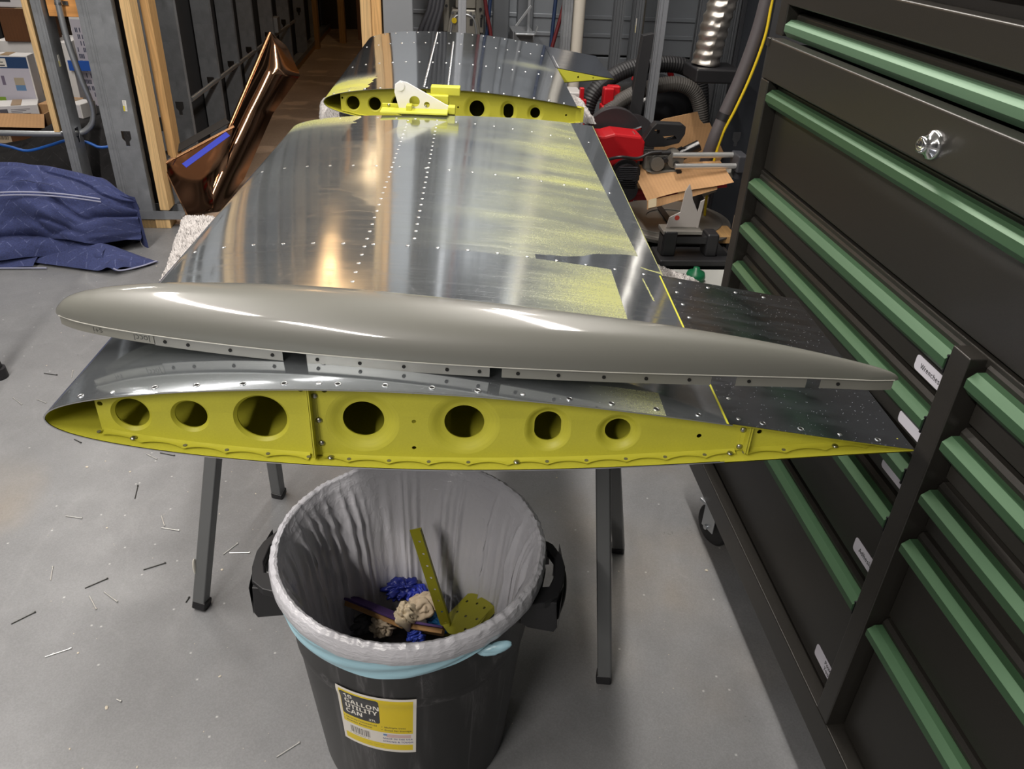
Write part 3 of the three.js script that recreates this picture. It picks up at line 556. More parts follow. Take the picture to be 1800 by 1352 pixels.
const inBin = [
  ['nitrile_glove', 'dark blue crumpled nitrile glove behind the purple sanding block in the bin', 'glove', [-.073, .160, -1.035], [.034, .022, .026], 0x14206e, 3, .45],
  ['nitrile_glove', 'dark blue glove fingertip lump at the right of the purple block in the bin', 'glove', [-.045, .16, -1.02], [.02, .013, .02], 0x1a2a90, 5, .45],
  ['nitrile_glove', 'bright blue glove scrap beside the foot of the yellow-green strip', 'glove', [-.005, .125, -.985], [.03, .014, .02], 0x1f74b5, 8, .5],
  ['nitrile_glove', 'small dark blue glove scrap lowest at the front rim of the bin', 'glove', [-.045, .135, -.945], [.018, .014, .015], 0x2a3fa0, 9, .5],
  ['paper_wad', 'largest beige crumpled paper wad behind the purple block in the bin', 'paper', [-.035, .165, -.985], [.040, .016, .026], 0xb5a48c, 12],
  ['paper_wad', 'beige paper wad lying across the purple block near the bin rim', 'paper', [-.062, .168, -.962], [.022, .022, .022], 0xbdae94, 13],
  ['paper_wad', 'beige paper wad left of the purple block at the front rim', 'paper', [-.104, .145, -.962], [.024, .018, .026], 0xab9c86, 14],
  ['paper_wad', 'dark grey crumpled cloth wad at the front left inside the bin', 'paper', [-.135, .135, -.975], [.024, .016, .02], 0x3d3d3f, 15],
];
for (const a of inBin) { a[3] = [a[3][0], a[3][1] + .022, a[3][2] - .012]; crumple(...a); }
{ const im = mesh('rubbish_layer', grid(60, 30, (u, v) => { const a = u * 2 * PI, r = .147 * v; return [CX + Math.sin(a) * r, .118 + .05 * (fbm(Math.sin(a) * r * 40 + 20, Math.cos(a) * r * 40 + 20, 3, 3) - .4) * (1 - v * v), CZ + Math.cos(a) * r]; }), M(0x4a4644, .9)); im.userData.kind = 'stuff'; tag(im, 'dark jumble of small scraps filling the bottom of the bin', 'rubbish'); }
function sandBlock(label, a, b, roll) { a = [a[0], a[1] + .016, a[2] - .012]; b = [b[0], b[1] + .020, b[2] - .012]; const t = thing('sanding_block', label, 'sanding block'); mesh('wood_core', beam(a, b, .028, .014, roll), M(0x9a7447, .8), t); const off = [.0, .0085, .001]; mesh('purple_face', beam(a.map((v, i) => v + off[i]), b.map((v, i) => v + off[i]), .0285, .004, roll), M(0x3d2458, .8), t); return t; }
sandBlock('long purple-faced sanding block with marked wooden edge lying in the bin', [-.186, .168, -1.02], [-.060, .158, -.955], .55);
sandBlock('second purple sanding block, half hidden under paper at the bin rim', [-.062, .150, -.962], [.004, .146, -.945], .3);
{ // primed metal offcuts
  const off = M(0x8f8c22, .5);
  const t = thing('metal_strip', 'long yellow-green primed metal strip with holes standing in the bin', 'metal strip');
  const hs = []; for (let i = 0; i < 9; i++) hs.push(circ(0, .012 + i * .0275, .0023));
  const g = ext(shp([[-.0105, 0], [.0105, 0], [.0105, .262], [-.0105, .258]], hs), .0012); const lip = bx(.0093, .0105, 0, .262, 0, .008);
  const orient = (m, o, xa, ya) => { const X = V(...xa).normalize(), Y = V(...ya).normalize(), Zz = X.clone().cross(Y).normalize(); const Y2 = Zz.clone().cross(X); m.quaternion.setFromRotationMatrix(new THREE.Matrix4().makeBasis(X, Y2, Zz)); m.position.set(...o); };
  const m = mesh('strip_plate', merge([g, lip]), off, t); orient(m, [.016, .125, -.978], [.95, .22, .2], [-.29, .955, -.05]);
  const q = thing('metal_plate', 'yellow-green primed metal plate with rivet holes lying at the right in the bin', 'metal plate');
  const hh = [[.01, .01], [.03, .012], [.052, .012], [.012, .05], [.034, .054], [.055, .05], [.03, .032], [.056, .032]].map(p => circ(p[0], p[1], .0022));
  const g2 = ext(shp([[0, 0], [.066, .002], [.072, .03], [.064, .062], [.03, .066], [.002, .058], [-.006, .03]], hh), .0012);
  const m2 = mesh('plate_sheet', merge([g2, bx(0, .066, .062, .0635, 0, .010)]), off, q); orient(m2, [-.004, .155, -.985], [.63, .25, -.62], [.60, .30, .70]); m2.scale.setScalar(1.18);
}

// ------------------------------------------------------------------ tool chest (face at x = 0.6)
const FX = .6, Z0 = -1.502, Z1 = .02, ZP0 = -.765, ZP1 = -.731;
function handleGeo(z0, z1, x = FX, y = 0) {                      // faceted full-width pull, y = its top edge
  const s = shp([[.009, 0], [.0, -.0075], [0, -.018], [.008, -.027], [.020, -.027], [.020, -.022], [.013, -.020], [.013, -.006], [.026, -.004], [.026, 0]]);
  const g = ext(s, z1 - z0, .0008); g.translate(x, y, z0); return g;
}
function lipGeo(z0, z1, x, y) { const s = shp([[.020, -.006], [.020, .006], [.024, .0115], [.034, .0115], [.040, .006], [.040, -.006]]); const g = ext(s, z1 - z0, .0006); g.translate(x, y, z0); return g; }
const labelTex = (lines, ratio, cx, fs) => canvasTex(512, Math.round(512 / ratio), (c, w, h) => { c.fillStyle = '#cac8d2'; c.fillRect(0, 0, w, h); c.fillStyle = '#1a1a1e'; c.textAlign = 'center'; c.font = 'bold ' + fs + 'px sans-serif'; lines.forEach((l, i) => c.fillText(l, w * cx, h / 2 + fs * .36 + (i - (lines.length - 1) / 2) * fs * 1.05)); });
const chest = thing('tool_cabinet', 'black steel roller tool cabinet with green full-width drawer pulls on the right', 'tool cabinet');
function drawer(parent, z0, z1, top, bottom, xf = FX, label) {
  const d = mesh('drawer', [bx(xf + .024, xf + .040, bottom, top - .004, z0, z1, .002), bx(xf + .04, xf + .5, bottom + .005, top - .012, z0 + .02, z1 - .02)], cabMat, parent);
  mesh('pull', handleGeo(z0 + .002, z1 - .002, xf, top), greenMat, d);
  mesh('top_lip', lipGeo(z0 + .001, z1 - .001, xf, top), cabMat, d);
  mesh('pull_end', bx(xf + .002, xf + .019, top - .026, top - .002, z1 - .003, z1 - .0005), black, d);
  if (label) { const [lines, y, zc, w, h] = label; const s = new THREE.Shape(); const r = .006; s.moveTo(-w / 2 + r, -h / 2); s.lineTo(w / 2 - r, -h / 2); s.quadraticCurveTo(w / 2, -h / 2, w / 2, -h / 2 + r); s.lineTo(w / 2, h / 2 - r); s.quadraticCurveTo(w / 2, h / 2, w / 2 - r, h / 2); s.lineTo(-w / 2 + r, h / 2); s.quadraticCurveTo(-w / 2, h / 2, -w / 2, h / 2 - r); s.lineTo(-w / 2, -h / 2 + r); s.quadraticCurveTo(-w / 2, -h / 2, -w / 2 + r, -h / 2); const g = ext(s, .0012); const p = g.attributes.position, uv = g.attributes.uv; for (let i = 0; i < p.count; i++) uv.setXY(i, p.getX(i) / w + .5, p.getY(i) / h + .5); const m = mesh('drawer_label', g, M(0xffffff, .5, 0, { map: labelTex(lines, w / h, label[5] ?? .5, label[6] ?? 50) }), d); m.rotation.y = -PI / 2; m.position.set(xf + .0243, y, zc); }
  return d;
}
{
  const c = chest;
  mesh('case', [bx(.66, 1.19, .12, 1.06, Z0 + .003, Z1, .003), bx(.645, .66, .19, .99, Z0 + .004, Z0 + .02)], cabDark, c);
  mesh('top_rail', [bx(FX, .63, 1.004, 1.072, Z0, Z1, .004), bx(FX - .002, .61, 1.058, 1.0725, Z0 - .004, Z0 + .010, .002)], cabMat, c);
  mesh('top_tray', bx(.632, 1.19, 1.050, 1.062, Z0 + .002, Z1 - .002, .002), cabDark, c);
  mesh('corner_post', bx(FX, .64, .1795, 1.0035, Z0, Z0 + .036, .003), cabMat, c);
  mesh('divider_post', bx(FX, .6595, .1795, .84, ZP0, ZP1, .002), cabMat, c);
  mesh('cross_rail', bx(.622, .66, .829, .842, Z0 + .03, Z1, .002), cabMat, c);
  mesh('base_rail', [bx(FX, .66, .118, .179, Z0, Z1, .002)], cabMat, c);
  mesh('near_post', bx(FX, .64, .1795, 1.0035, Z1 - .036, Z1, .003), cabMat, c);
  const HT2 = [.826, .738, .656, .574, .413];
  drawer(c, Z0 + .040, Z1 - .04, .989, .846);
  const labs = [[['Wrenches'], .770, -.808, .086, .021, .41, 56], [[''], .688, -.806, .08, .017], [[''], .610, -.806, .08, .018], [['Adhesive'], .4575, -.808, .072, .024, .52, 72], [['Power', 'Tools'], .2195, -.808, .076, .025, .63, 70]];
  HT2.forEach((y, i) => { const b = i < 4 ? HT2[i + 1] + .018 : .186; drawer(c, Z0 + .040, ZP0 - .003, y, b, FX, labs[i]); drawer(c, ZP1 + .006, Z1 - .04, y, b); });
  // cylinder lock on the top rail
  const lk = mesh('lock', [new THREE.LatheGeometry([[0, .020], [.004, .020], [.0055, .018], [.0065, .019], [.0095, .018], [.0105, .014], [.012, .009], [.0165, .006], [.018, .002], [.018, -.001]].map(p => new THREE.Vector2(...p)), 40)], chrome, c);
  lk.rotation.z = PI / 2; lk.position.set(FX, 1.031, -.921);
  const ks = mesh('keyhole', [bx(-.0012, .0012, .0195, .0203, -.004, .004)], holeMat, lk);
  // castor showing under the base rail
  for (const [x, z] of [[.636, -1.345], [.67, -.12], [1.12, -1.36], [1.12, -.12]]) {
    const k = new THREE.Group(); k.name = 'castor'; k.position.set(x, 0, z); k.rotation.y = .35; c.add(k);
    const w = mesh('wheel', new THREE.LatheGeometry([[.012, -.017], [.030, -.017], [.044, -.015], [.05, -.009], [.05, .009], [.044, .015], [.030, .017], [.012, .017]].map(p => new THREE.Vector2(...p)), 36), rubber, k); w.rotation.z = PI / 2; w.position.set(0, .0505, 0);
    mesh('fork', [bx(-.026, -.0225, .045, .112, -.018, .022, .001), bx(.0225, .026, .045, .112, -.018, .022, .001), bx(-.035, .035, .110, .1175, -.03, .035, .001), rod([-.031, .0505, 0], [.031, .0505, 0], .006, 10)], galv, k);
  }
}
{ // upper chest, set back a little
  const X = .628, za = -1.548, zb = .02;
  const c = thing('top_chest', 'black steel top chest with one pale green pull, standing on the roller cabinet', 'tool chest');
  mesh('case', [bx(X + .05, 1.18, 1.0735, 1.72, za, zb, .003)], cabDark, c);
  mesh('corner_post', bx(X, X + .05, 1.0735, 1.72, za, za + .036, .003), cabMat, c);
  mesh('near_post', bx(X, X + .05, 1.0735, 1.72, zb - .036, zb, .003), cabMat, c);
  mesh('front_rail', bx(X, X + .04, 1.125, 1.171, za + .03, zb - .03, .004), cabMat, c);
  mesh('bottom_rail', bx(X + .02, X + .06, 1.0735, 1.077, za + .03, zb - .03, .002), cabDark, c);
  for (const [t, b] of [[1.101, 1.078]]) { const d = mesh('drawer', bx(X + .024, X + .04, b, t, za + .04, zb - .04, .002), cabMat, c); mesh('pull', handleGeo(za + .042, zb - .042, X, t), M(0x55725a, .5, .3), d); mesh('top_lip', lipGeo(za + .041, zb - .041, X, t), cabMat, d); }
  for (const t of [1.32, 1.47, 1.62]) { const d = mesh('drawer', bx(X + .024, X + .04, t - .12, t, za + .04, zb - .04, .002), cabMat, c); mesh('pull', handleGeo(za + .042, zb - .042, X, t), greenMat, d); mesh('top_lip', lipGeo(za + .041, zb - .041, X, t), cabMat, d); }
  mesh('lid', bx(X - .01, 1.19, 1.72, 1.75, za - .01, zb + .01, .006), cabMat, c);
}

// ------------------------------------------------------------------ garage end: pipes, hoses, machine
const vert = (name, label, cat, x, z, r, mat, grp) => { const t = thing(name, label, cat, [x, 0, z]); mesh('pipe', rod([0, .002, 0], [0, CEIL - .01, 0], r, 24), mat, t); mesh('coupling', rod([0, 1.5, 0], [0, 1.6, 0], r * 1.15, 24), mat, t); return t; };
vert('plastic_pipe', 'cream plastic pipe rising behind the tip of the farther wing panel', 'pipe', .668, -4.03, .029, pvc);
vert('plastic_pipe', 'cream plastic pipe rising behind the tall black rail', 'pipe', 1.0, -4.2, .027, pvc);
const pexR = M(0x561a1e, .45), pexB = M(0x1c2c4a, .45);
const pipeT = (label, pts, mat) => tag(mesh('water_pipe', tube(pts, .0095, 8), mat), label, 'pipe');
pipeT('dark red water pipe running down beside the grey machine', [[.19, 2.6, -4.2], [.225, 1.4, -4.2], [.234, .86, -4.2], [.268, .70, -4.2], [.285, .45, -4.2], [.29, .01, -4.2]], pexR);
pipeT('dark blue water pipe next to the machine and red pipe', [[.23, 2.6, -4.22], [.255, 1.4, -4.22], [.262, .86, -4.22], [.248, .70, -4.22], [.24, .01, -4.22]], pexB);
pipeT('dark red water pipe slanting beside the cream pipe', [[.68, 2.6, -4.15], [.64, 1.2, -4.15], [.615, .872, -4.15], [.565, .652, -4.15], [.52, .4, -4.15], [.50, .01, -4.15]], pexR);
pipeT('dark blue water pipe behind the slanting red pipe', [[.58, 2.6, -4.25], [.60, 1.2, -4.25], [.585, .872, -4.25], [.575, .652, -4.25], [.57, .01, -4.25]], pexB);
for (let i = 0; i < 4; i++) tag(mesh('hanging_hose', tube([[-.09 + i * .035, 2.4, -4.28], [-.05 + i * .03, 1.3, -4.25], [-.02 - i * .012 + i * .03, .86, -4.22], [-.11 + i * .028, .62, -4.22], [-.12 + i * .03, .02, -4.25]], .013, 8), M(0x3a3b40, .5)), 'dark hose ' + ['leftmost of four', 'second of four', 'third of four', 'rightmost of four'][i] + ' hanging beside the wide grey post', 'hose', 'hoses beside the wide post');
{
  const t = thing('shop_machine', 'grey metal machine head with yellow knob behind the narrow grey stud', 'machine', [.135, 0, -4.34]);
  const beige = M(0x85827a, .4, .5), dk = M(0x4c4c48, .5, .4);
  mesh('housing', [ext(shp([[-.075, .50], [.075, .50], [.083, .66], [.07, .74], [.052, .80], [-.052, .80], [-.07, .74], [-.083, .66]]), .09, .006).translate(0, 0, -.02)], beige, t);
  mesh('back_plate', bx(-.10, .10, .45, 1.15, -.08, -.03, .01), dk, t);
  mesh('top_block', [bx(-.04, .06, .81, .86, -.02, .06, .006), bx(.06, .10, .70, .86, -.02, .07, .006), bx(-.10, -.07, .70, .86, -.02, .05, .006)], beige, t);
  mesh('cover_rim', tube([[-.062, .55, .075], [-.066, .68, .077], [-.045, .77, .077], [0, .785, .077], [.045, .77, .077], [.066, .68, .077], [.062, .55, .075]], .005, 8), galv, t);
  mesh('knob', rod([-.047, .757, .07], [-.047, .757, .092], .0125, 18), M(0xd0b51c, .35), t);
  for (const [x, y] of [[-.055, .80], [-.03, .80], [.035, .80], [.05, .79], [.082, .82], [.09, .79], [-.085, .83]]) mesh('bolt', rod([x, y - .01, .07], [x, y - .01, .082], .007, 10), x > .08 || x < -.08 ? black : chrome, t);
  mesh('dark_slot', bx(.082, .092, .73, .77, .070, .074), black, t); mesh('dark_slot', bx(.03, .045, .735, .765, .076, .078), black, t);
  mesh('cooling_fins', [.09, .098, .106, .114].map(x => bx(x, x + .003, .60, .80, -.03, .06)), galv, t);
  mesh('pedestal', bx(-.11, .11, .001, .46, -.10, .08, .01), dk, t);
}
{
  const t = thing('wall_bracket', 'bright bent metal angle bracket fixed to the grey wall behind the farther panel', 'bracket', [0, 0, -4.3]);
  mesh('shelf_arm', [bx(.393, .492, .700, .708, -.05, .05, .002), beam([.490, .704, .04], [.503, .742, .04], .006, .03)], galv, t);
  mesh('diagonal_brace', beam([.395, .738, .03], [.468, .834, .03], .012, .012), galv, t);
  mesh('upright', [bx(.458, .472, .70, 1.2, -.05, -.03, .002), bx(.39, .50, .60, .70, -.29, -.05, .003)], studMat, t);
}
{
  const t = thing('metal_rail', 'tall dull black rail with slanted top leaning up behind the red mitre saw', 'rail', [0, 0, -3.42]);
  const g = ext(shp([[.775, .003], [.84, .003], [.871, .835], [.830, .826]]), .035, .002); mesh('rail_bar', g, M(0x2b2b2d, .5, .2), t);
}
{ const t = thing('metal_stud', 'free-standing ribbed grey metal stud with pale tag behind the mitre saw handle', 'stud', [.866, 0, -3.35], PI / 2 - .2); const s = mesh('stud_section', studBig, M(0x75787d, .5, .35), t); s.rotation.y = PI; s.position.set(0, .001, 0);
  const a = mesh('stud_tag', new THREE.BoxGeometry(.012, .05, .001), tagMat, t); a.position.set(-.01, .72, .0016); a.visible = true; }
{ const t = thing('metal_stud', 'dark grey metal stud with a keyhole slot beside the tool cabinet', 'stud', [1.262, 0, -3.30], .15); const s = mesh('stud_section', studGeo(CEIL, .12, .036, [.445, 1.0, 1.6, 2.2]), M(0x3d4046, .5, .3), t); s.position.y = .001; }
{ // silver flexible duct
  const t = thing('flexible_duct', 'crinkled silver flexible duct hanging into a black port near the tool cabinet', 'duct');
  const N = 90, path = new THREE.CatmullRomCurve3([V(1.16, 2.6, -3.25), V(1.12, 1.6, -3.22), V(1.085, 1.05, -3.2), V(1.06, .90, -3.2), V(1.045, .755, -3.2)]);
  const g = new THREE.TubeGeometry(path, 360, .052, 28, false), p = g.attributes.position;
  for (let i = 0; i < p.count; i++) { const ring = Math.floor(i / 29), a = (i % 29) / 28 * 2 * PI, c = path.getPointAt(Math.min(1, ring / 360)); const k = 1 + .05 * Math.sin(ring * .95 + a) + .22 * (fbm(Math.cos(a) * 3 + 9, ring * .25 + Math.sin(a) * 3, 4, 2) - .5); p.setXYZ(i, c.x + (p.getX(i) - c.x) * k, c.y + (p.getY(i) - c.y) * k, c.z + (p.getZ(i) - c.z) * k); }
  g.computeVertexNormals(); mesh('duct_foil', g, M(0xb9b4ad, .42, 1), t);
  mesh('black_port', [bx(.985, 1.165, .70, .752, -3.29, -3.11, .008)], black, t);
}
{ const t = thing('vacuum_hose', 'thick dark grey hose hanging down just left of the tool cabinet edge', 'hose'); mesh('hose_tube', tube([[1.20, 2.6, -3.02], [1.185, 1.5, -3.0], [1.163, 1.007, -3.0], [1.152, .896, -3.0], [1.125, .759, -3.0], [1.085, .616, -3.0], [1.055, .50, -3.0], [1.06, .30, -3.08], [1.12, .05, -3.15]], .024, 16, 120), M(0x4b4648, .55), t); mesh('hose_cuff', rod([1.087, .616, -3], [1.08, .59, -3], .0275, 16), black, t); }
tag(mesh('air_line', tube([[1.21, 2.6, -2.99], [1.2, 1.5, -2.98], [1.177, 1.008, -2.98], [1.172, .896, -2.97], [1.147, .76, -2.97], [1.112, .64, -2.97], [1.08, .531, -2.98], [1.07, .3, -3.0], [1.10, .01, -3.0]], .0055, 8, 120), M(0xc9ad18, .45)), 'thin yellow cable following the thick dark hose beside the cabinet', 'cable');

// ------------------------------------------------------------------ red shop vacuum
{
  const t = thing('shop_vacuum', 'red and black shop vacuum with fat hoses behind the mitre saw', 'vacuum', [.975, 0, -3.74]);
  mesh('drum', new THREE.LatheGeometry([[0, .06], [.17, .06], [.185, .08], [.205, .40], [.215, .43], [.21, .455], [0, .455]].map(p => new THREE.Vector2(...p)), 48), red, t);
  mesh('drum_band', new THREE.LatheGeometry([[.196, .20], [.2, .20], [.2045, .30], [.2, .30]].map(p => new THREE.Vector2(...p)), 48), M(0x9d9d9f, .5), t);
  mesh('motor_head', new THREE.LatheGeometry([[.215, .456], [.222, .47], [.215, .52], [.19, .56], [.13, .60], [.08, .615], [0, .618]].map(p => new THREE.Vector2(...p)), 48), blackGloss, t);
  mesh('carry_handle', tube([[-.09, .60, .05], [-.06, .665, .05], [.05, .672, .05], [.09, .60, .05]], .014, 10), redDark, t);
  mesh('latch', [bx(-.26, -.205, .56, .625, .28, .32, .008)], red, t);
  for (const [x, z] of [[.13, .13], [-.13, .13], [.13, -.13], [-.13, -.13]]) mesh('castor', rod([x - .015, .03, z], [x + .015, .03, z], .03, 18), rubber, t);
}
const ribbed = (pts, r, seg) => { const c = new THREE.CatmullRomCurve3(pts.map(p => V(...p)), false, 'centripetal'); const g = new THREE.TubeGeometry(c, seg, r, 18, false), p = g.attributes.position; for (let i = 0; i < p.count; i++) { const ring = Math.floor(i / 19), q = c.getPointAt(ring / seg), k = 1 + .045 * Math.sin(ring * 1.57); p.setXYZ(i, q.x + (p.getX(i) - q.x) * k, q.y + (p.getY(i) - q.y) * k, q.z + (p.getZ(i) - q.z) * k); } g.computeVertexNormals(); return g; };
{ const t = thing('vacuum_hose', 'fat black vacuum hose looping over the top of the red vacuum', 'hose'); mesh('hose_tube', ribbed([[.70, .02, -3.45], [.655, .30, -3.46], [.640, .47, -3.48], [.665, .57, -3.5], [.735, .635, -3.52], [.83, .675, -3.55], [.95, .69, -3.58], [1.08, .68, -3.6], [1.16, .63, -3.62], [1.2, .45, -3.6]], .034, 420), M(0x242426, .55), t); mesh('hose_cuff', rod([1.2, .45, -3.6], [1.2, .38, -3.6], .04, 18), black, t); }
{ const t = thing('vacuum_hose', 'fat dusty grey-black hose curving in front of the red vacuum', 'hose'); mesh('hose_tube', ribbed([[.60, .36, -3.32], [.66, .47, -3.35], [.73, .545, -3.38], [.82, .592, -3.42], [.93, .622, -3.46], [1.03, .632, -3.46], [1.10, .60, -3.46], [1.145, .50, -3.45], [1.16, .25, -3.45]], .031, 420), M(0x4a4744, .65), t); mesh('hose_cuff', rod([1.16, .25, -3.45], [1.16, .19, -3.45], .037, 18), black, t); }
{ const t = thing('tool_case', 'upright red and white tool case edge behind the trailing edge of the farther panel', 'tool case'); mesh('case_shell', bx(.545, .603, .30, .60, -3.52, -3.40, .008), M(0xb4b2b0, .5), t); mesh('red_edge', [bx(.592, .610, .42, .62, -3.41, -3.385, .004), bx(.598, .622, .30, .575, -3.405, -3.38, .004)], red, t); mesh('case_base', bx(.53, .64, .001, .30, -3.55, -3.38, .01), darkGrey, t); }
tag(mesh('battery_pack', [bx(.69, .735, .555, .625, -3.42, -3.37, .008), bx(.685, .73, .53, .556, -3.425, -3.365, .006)], red), 'red battery pack held above the dusty hose', 'battery');
scene.getObjectByName('battery_pack').rotation.z = -.0;

// ------------------------------------------------------------------ sliding mitre saw
{
  const t = thing('mitre_saw', 'red and black sliding mitre saw on the floor between the wing panel and tool cabinet', 'mitre saw');
  const cast = M(0x77756f, .45, .5), blk = M(0x1f1f21, .45), ali = M(0x8f8c86, .4, .6);
  // base and stand
  mesh('base', [bx(.79, 1.075, .168, .192, -2.72, -2.58, .006), bx(.805, .855, .19, .285, -2.69, -2.62, .008), bx(.965, 1.01, .19, .275, -2.69, -2.62, .008), ext(shp([[.805, .262], [.99, .262], [1.05, .20], [1.05, .188], [1.02, .188], [.98, .238], [.855, .240], [.845, .19], [.805, .19]]), .05, .002).translate(0, 0, -2.68)], blk, t);
  mesh('fence', [bx(.80, .945, .272, .286, -2.70, -2.625, .003), bx(.83, .93, .283, .292, -2.66, -2.655, .002)], ali, t);
  mesh('turntable', (() => { const g = [], cx = .99, cz = -2.98; for (const [ri, ro, y, h] of [[.10, .20, .20, .012], [.165, .235, .185, .02], [.0, .12, .195, .012]]) { const s = new THREE.Shape(); s.absarc(0, 0, ro, 0, 2 * PI, false); if (ri) s.holes.push(circ(0, 0, ri)); const q = ext(s, h, .002, 48); q.rotateX(-PI / 2); q.translate(cx - .06, y, cz); g.push(q); } return merge(g); })(), ali, t);
  mesh('turntable_slot', bx(.90, .925, .212, .216, -3.15, -2.80), blk, t);
  mesh('scale_arc', (() => { const s = new THREE.Shape(); s.absarc(0, 0, .262, PI * 1.0, PI * 1.75, false); s.absarc(0, 0, .236, PI * 1.75, PI * 1.0, true); const q = ext(s, .006, 0, 40); q.rotateX(-PI / 2); q.translate(.93, .20, -2.98); return q; })(), M(0x55534f, .5, .3), t);
  mesh('base_foot', [bx(.78, 1.10, .10, .17, -3.2, -2.68, .01), bx(.80, .86, .002, .10, -2.74, -2.68), bx(1.02, 1.08, .002, .10, -2.74, -2.68), bx(.80, .86, .002, .10, -3.2, -3.14), bx(1.02, 1.08, .002, .10, -3.2, -3.14)], blk, t);
  mesh('red_frame', [bx(.705, .93, .318, .338, -2.955, -2.93, .004), bx(.70, .93, .29, .315, -3.0, -2.95, .004)], redDark, t);
  // motor and head
  mesh('motor_cover', [ext(shp([[.595, .46], [.60, .527], [.625, .527], [.66, .537], [.757, .528], [.769, .512], [.770, .452], [.70, .447], [.64, .42]]), .11, .008).translate(0, 0, -3.06), bx(.64, .76, .40, .45, -3.03, -2.95, .01)], red, t);
  mesh('cover_plate', bx(.672, .745, .5355, .5375, -3.02, -2.975, .001), M(0x6d6d6d, .5), t);
  mesh('motor_body', [rod([.715, .40, -3.06], [.715, .40, -2.93], .055, 28), rod([.715, .392, -2.935], [.715, .392, -2.905], .047, 24)], blk, t);
  mesh('motor_vents', Array.from({ length: 12 }, (_, i) => bx(.68, .75, .353 + i * .007, .356 + i * .007, -2.908, -2.900)), darkGrey, t);
  mesh('motor_cap', rod([.718, .345, -2.99], [.718, .345, -2.90], .043, 24), blk, t);
  mesh('handle', ext(shp([[.772, .503], [.806, .562], [.82, .577], [.918, .574], [.930, .566], [.931, .543], [.914, .511], [.862, .497], [.80, .494]], [(() => { const p = new THREE.Path(); p.setFromPoints([[.815, .556], [.835, .556], [.835, .543], [.808, .538]].map(q => new THREE.Vector2(...q))); return p; })(), (() => { const p = new THREE.Path(); p.setFromPoints([[.85, .532], [.895, .536], [.905, .525], [.868, .516]].map(q => new THREE.Vector2(...q))); return p; })()]), .035, .004).translate(0, 0, -3.01), blk, t);
  mesh('pivot_casting', [bx(.785, .915, .405, .47, -3.03, -2.95, .012), rod([.90, .455, -2.99], [.90, .455, -2.93], .032, 20), rod([.83, .44, -2.97], [.83, .44, -2.92], .026, 20), ext(shp([[.80, .41], [.905, .415], [.90, .39], [.863, .352], [.845, .39]]), .06, .004).translate(0, 0, -2.99)], cast, t);
  mesh('springs_and_bolts', [rod([.79, .475, -2.94], [.88, .48, -2.94], .008, 10), rod([.905, .44, -2.94], [.905, .44, -2.915], .012, 12), rod([.86, .455, -2.945], [.86, .455, -2.92], .009, 12), rod([.915, .415, -2.99], [.915, .415, -2.91], .010, 12), tube([[.63, .45, -2.93], [.68, .468, -2.91], [.75, .462, -2.92], [.80, .48, -2.93], [.84, .485, -2.93]], .006, 8)], blk, t);
  mesh('dust_port', [rod([.925, .452, -3.0], [1.005, .495, -3.0], .022, 20, .021), rod([.93, .455, -3.0], [.95, .466, -3.0], .026, 20)], blackGloss, t);
  for (const [y, z] of [[.473, -2.93], [.445, -2.88]]) mesh('guide_rail', rod([.885, y, z], [1.135, y + .006, z], .0105, 20), M(0xd2d2d0, .28, .75), t);
  mesh('rail_end', [bx(1.118, 1.158, .428, .492, -2.95, -2.86, .006), rod([1.14, .44, -2.9], [1.14, .40, -2.9], .015, 14)], darkGrey, t);
  mesh('blade_guard', [(() => { const s = new THREE.Shape(); s.absarc(.69, .485, .115, .15, PI - .3, false); s.absarc(.69, .485, .03, PI - .3, .15, true); return ext(s, .03, .003).translate(0, 0, -3.14); })()], M(0x3b393b, .35), t);
  mesh('saw_blade', (() => { const s = new THREE.Shape(); s.absarc(.69, .485, .105, 0, 2 * PI, false); return ext(s, .003, 0, 60).translate(.07, -.01, -3.12); })(), M(0x6d6c70, .35, .7), t);
  mesh('guard_arm', beam([.70, .505, -3.08], [.785, .545, -3.05], .008, .012), chrome, t);
  // clear plastic work guard standing on the fence
  mesh('clear_guard', [ext(shp([[.818, .288], [.825, .325], [.862, .345], [.868, .42], [.880, .446], [.893, .415], [.897, .395], [.925, .345], [.93, .385], [.942, .392], [.935, .288]]), .004, .0008).translate(0, 0, -2.66)], MP({ color: 0xc9c4c0, roughness: .35, transmission: .45, thickness: 0 }), t);
  mesh('warning_dot', rod([.852, .325, -2.656], [.852, .325, -2.6545], .009, 18), M(0x9d3326, .6), t);
  mesh('side_lever', [beam([1.035, .385, -2.95], [1.12, .42, -2.9], .03, .03), rod([1.0, .36, -2.88], [1.045, .38, -2.88], .03, 16)], cast, t);
  mesh('lever_tip', beam([1.045, .378, -2.86], [1.09, .382, -2.86], .012, .012), red, t);
}
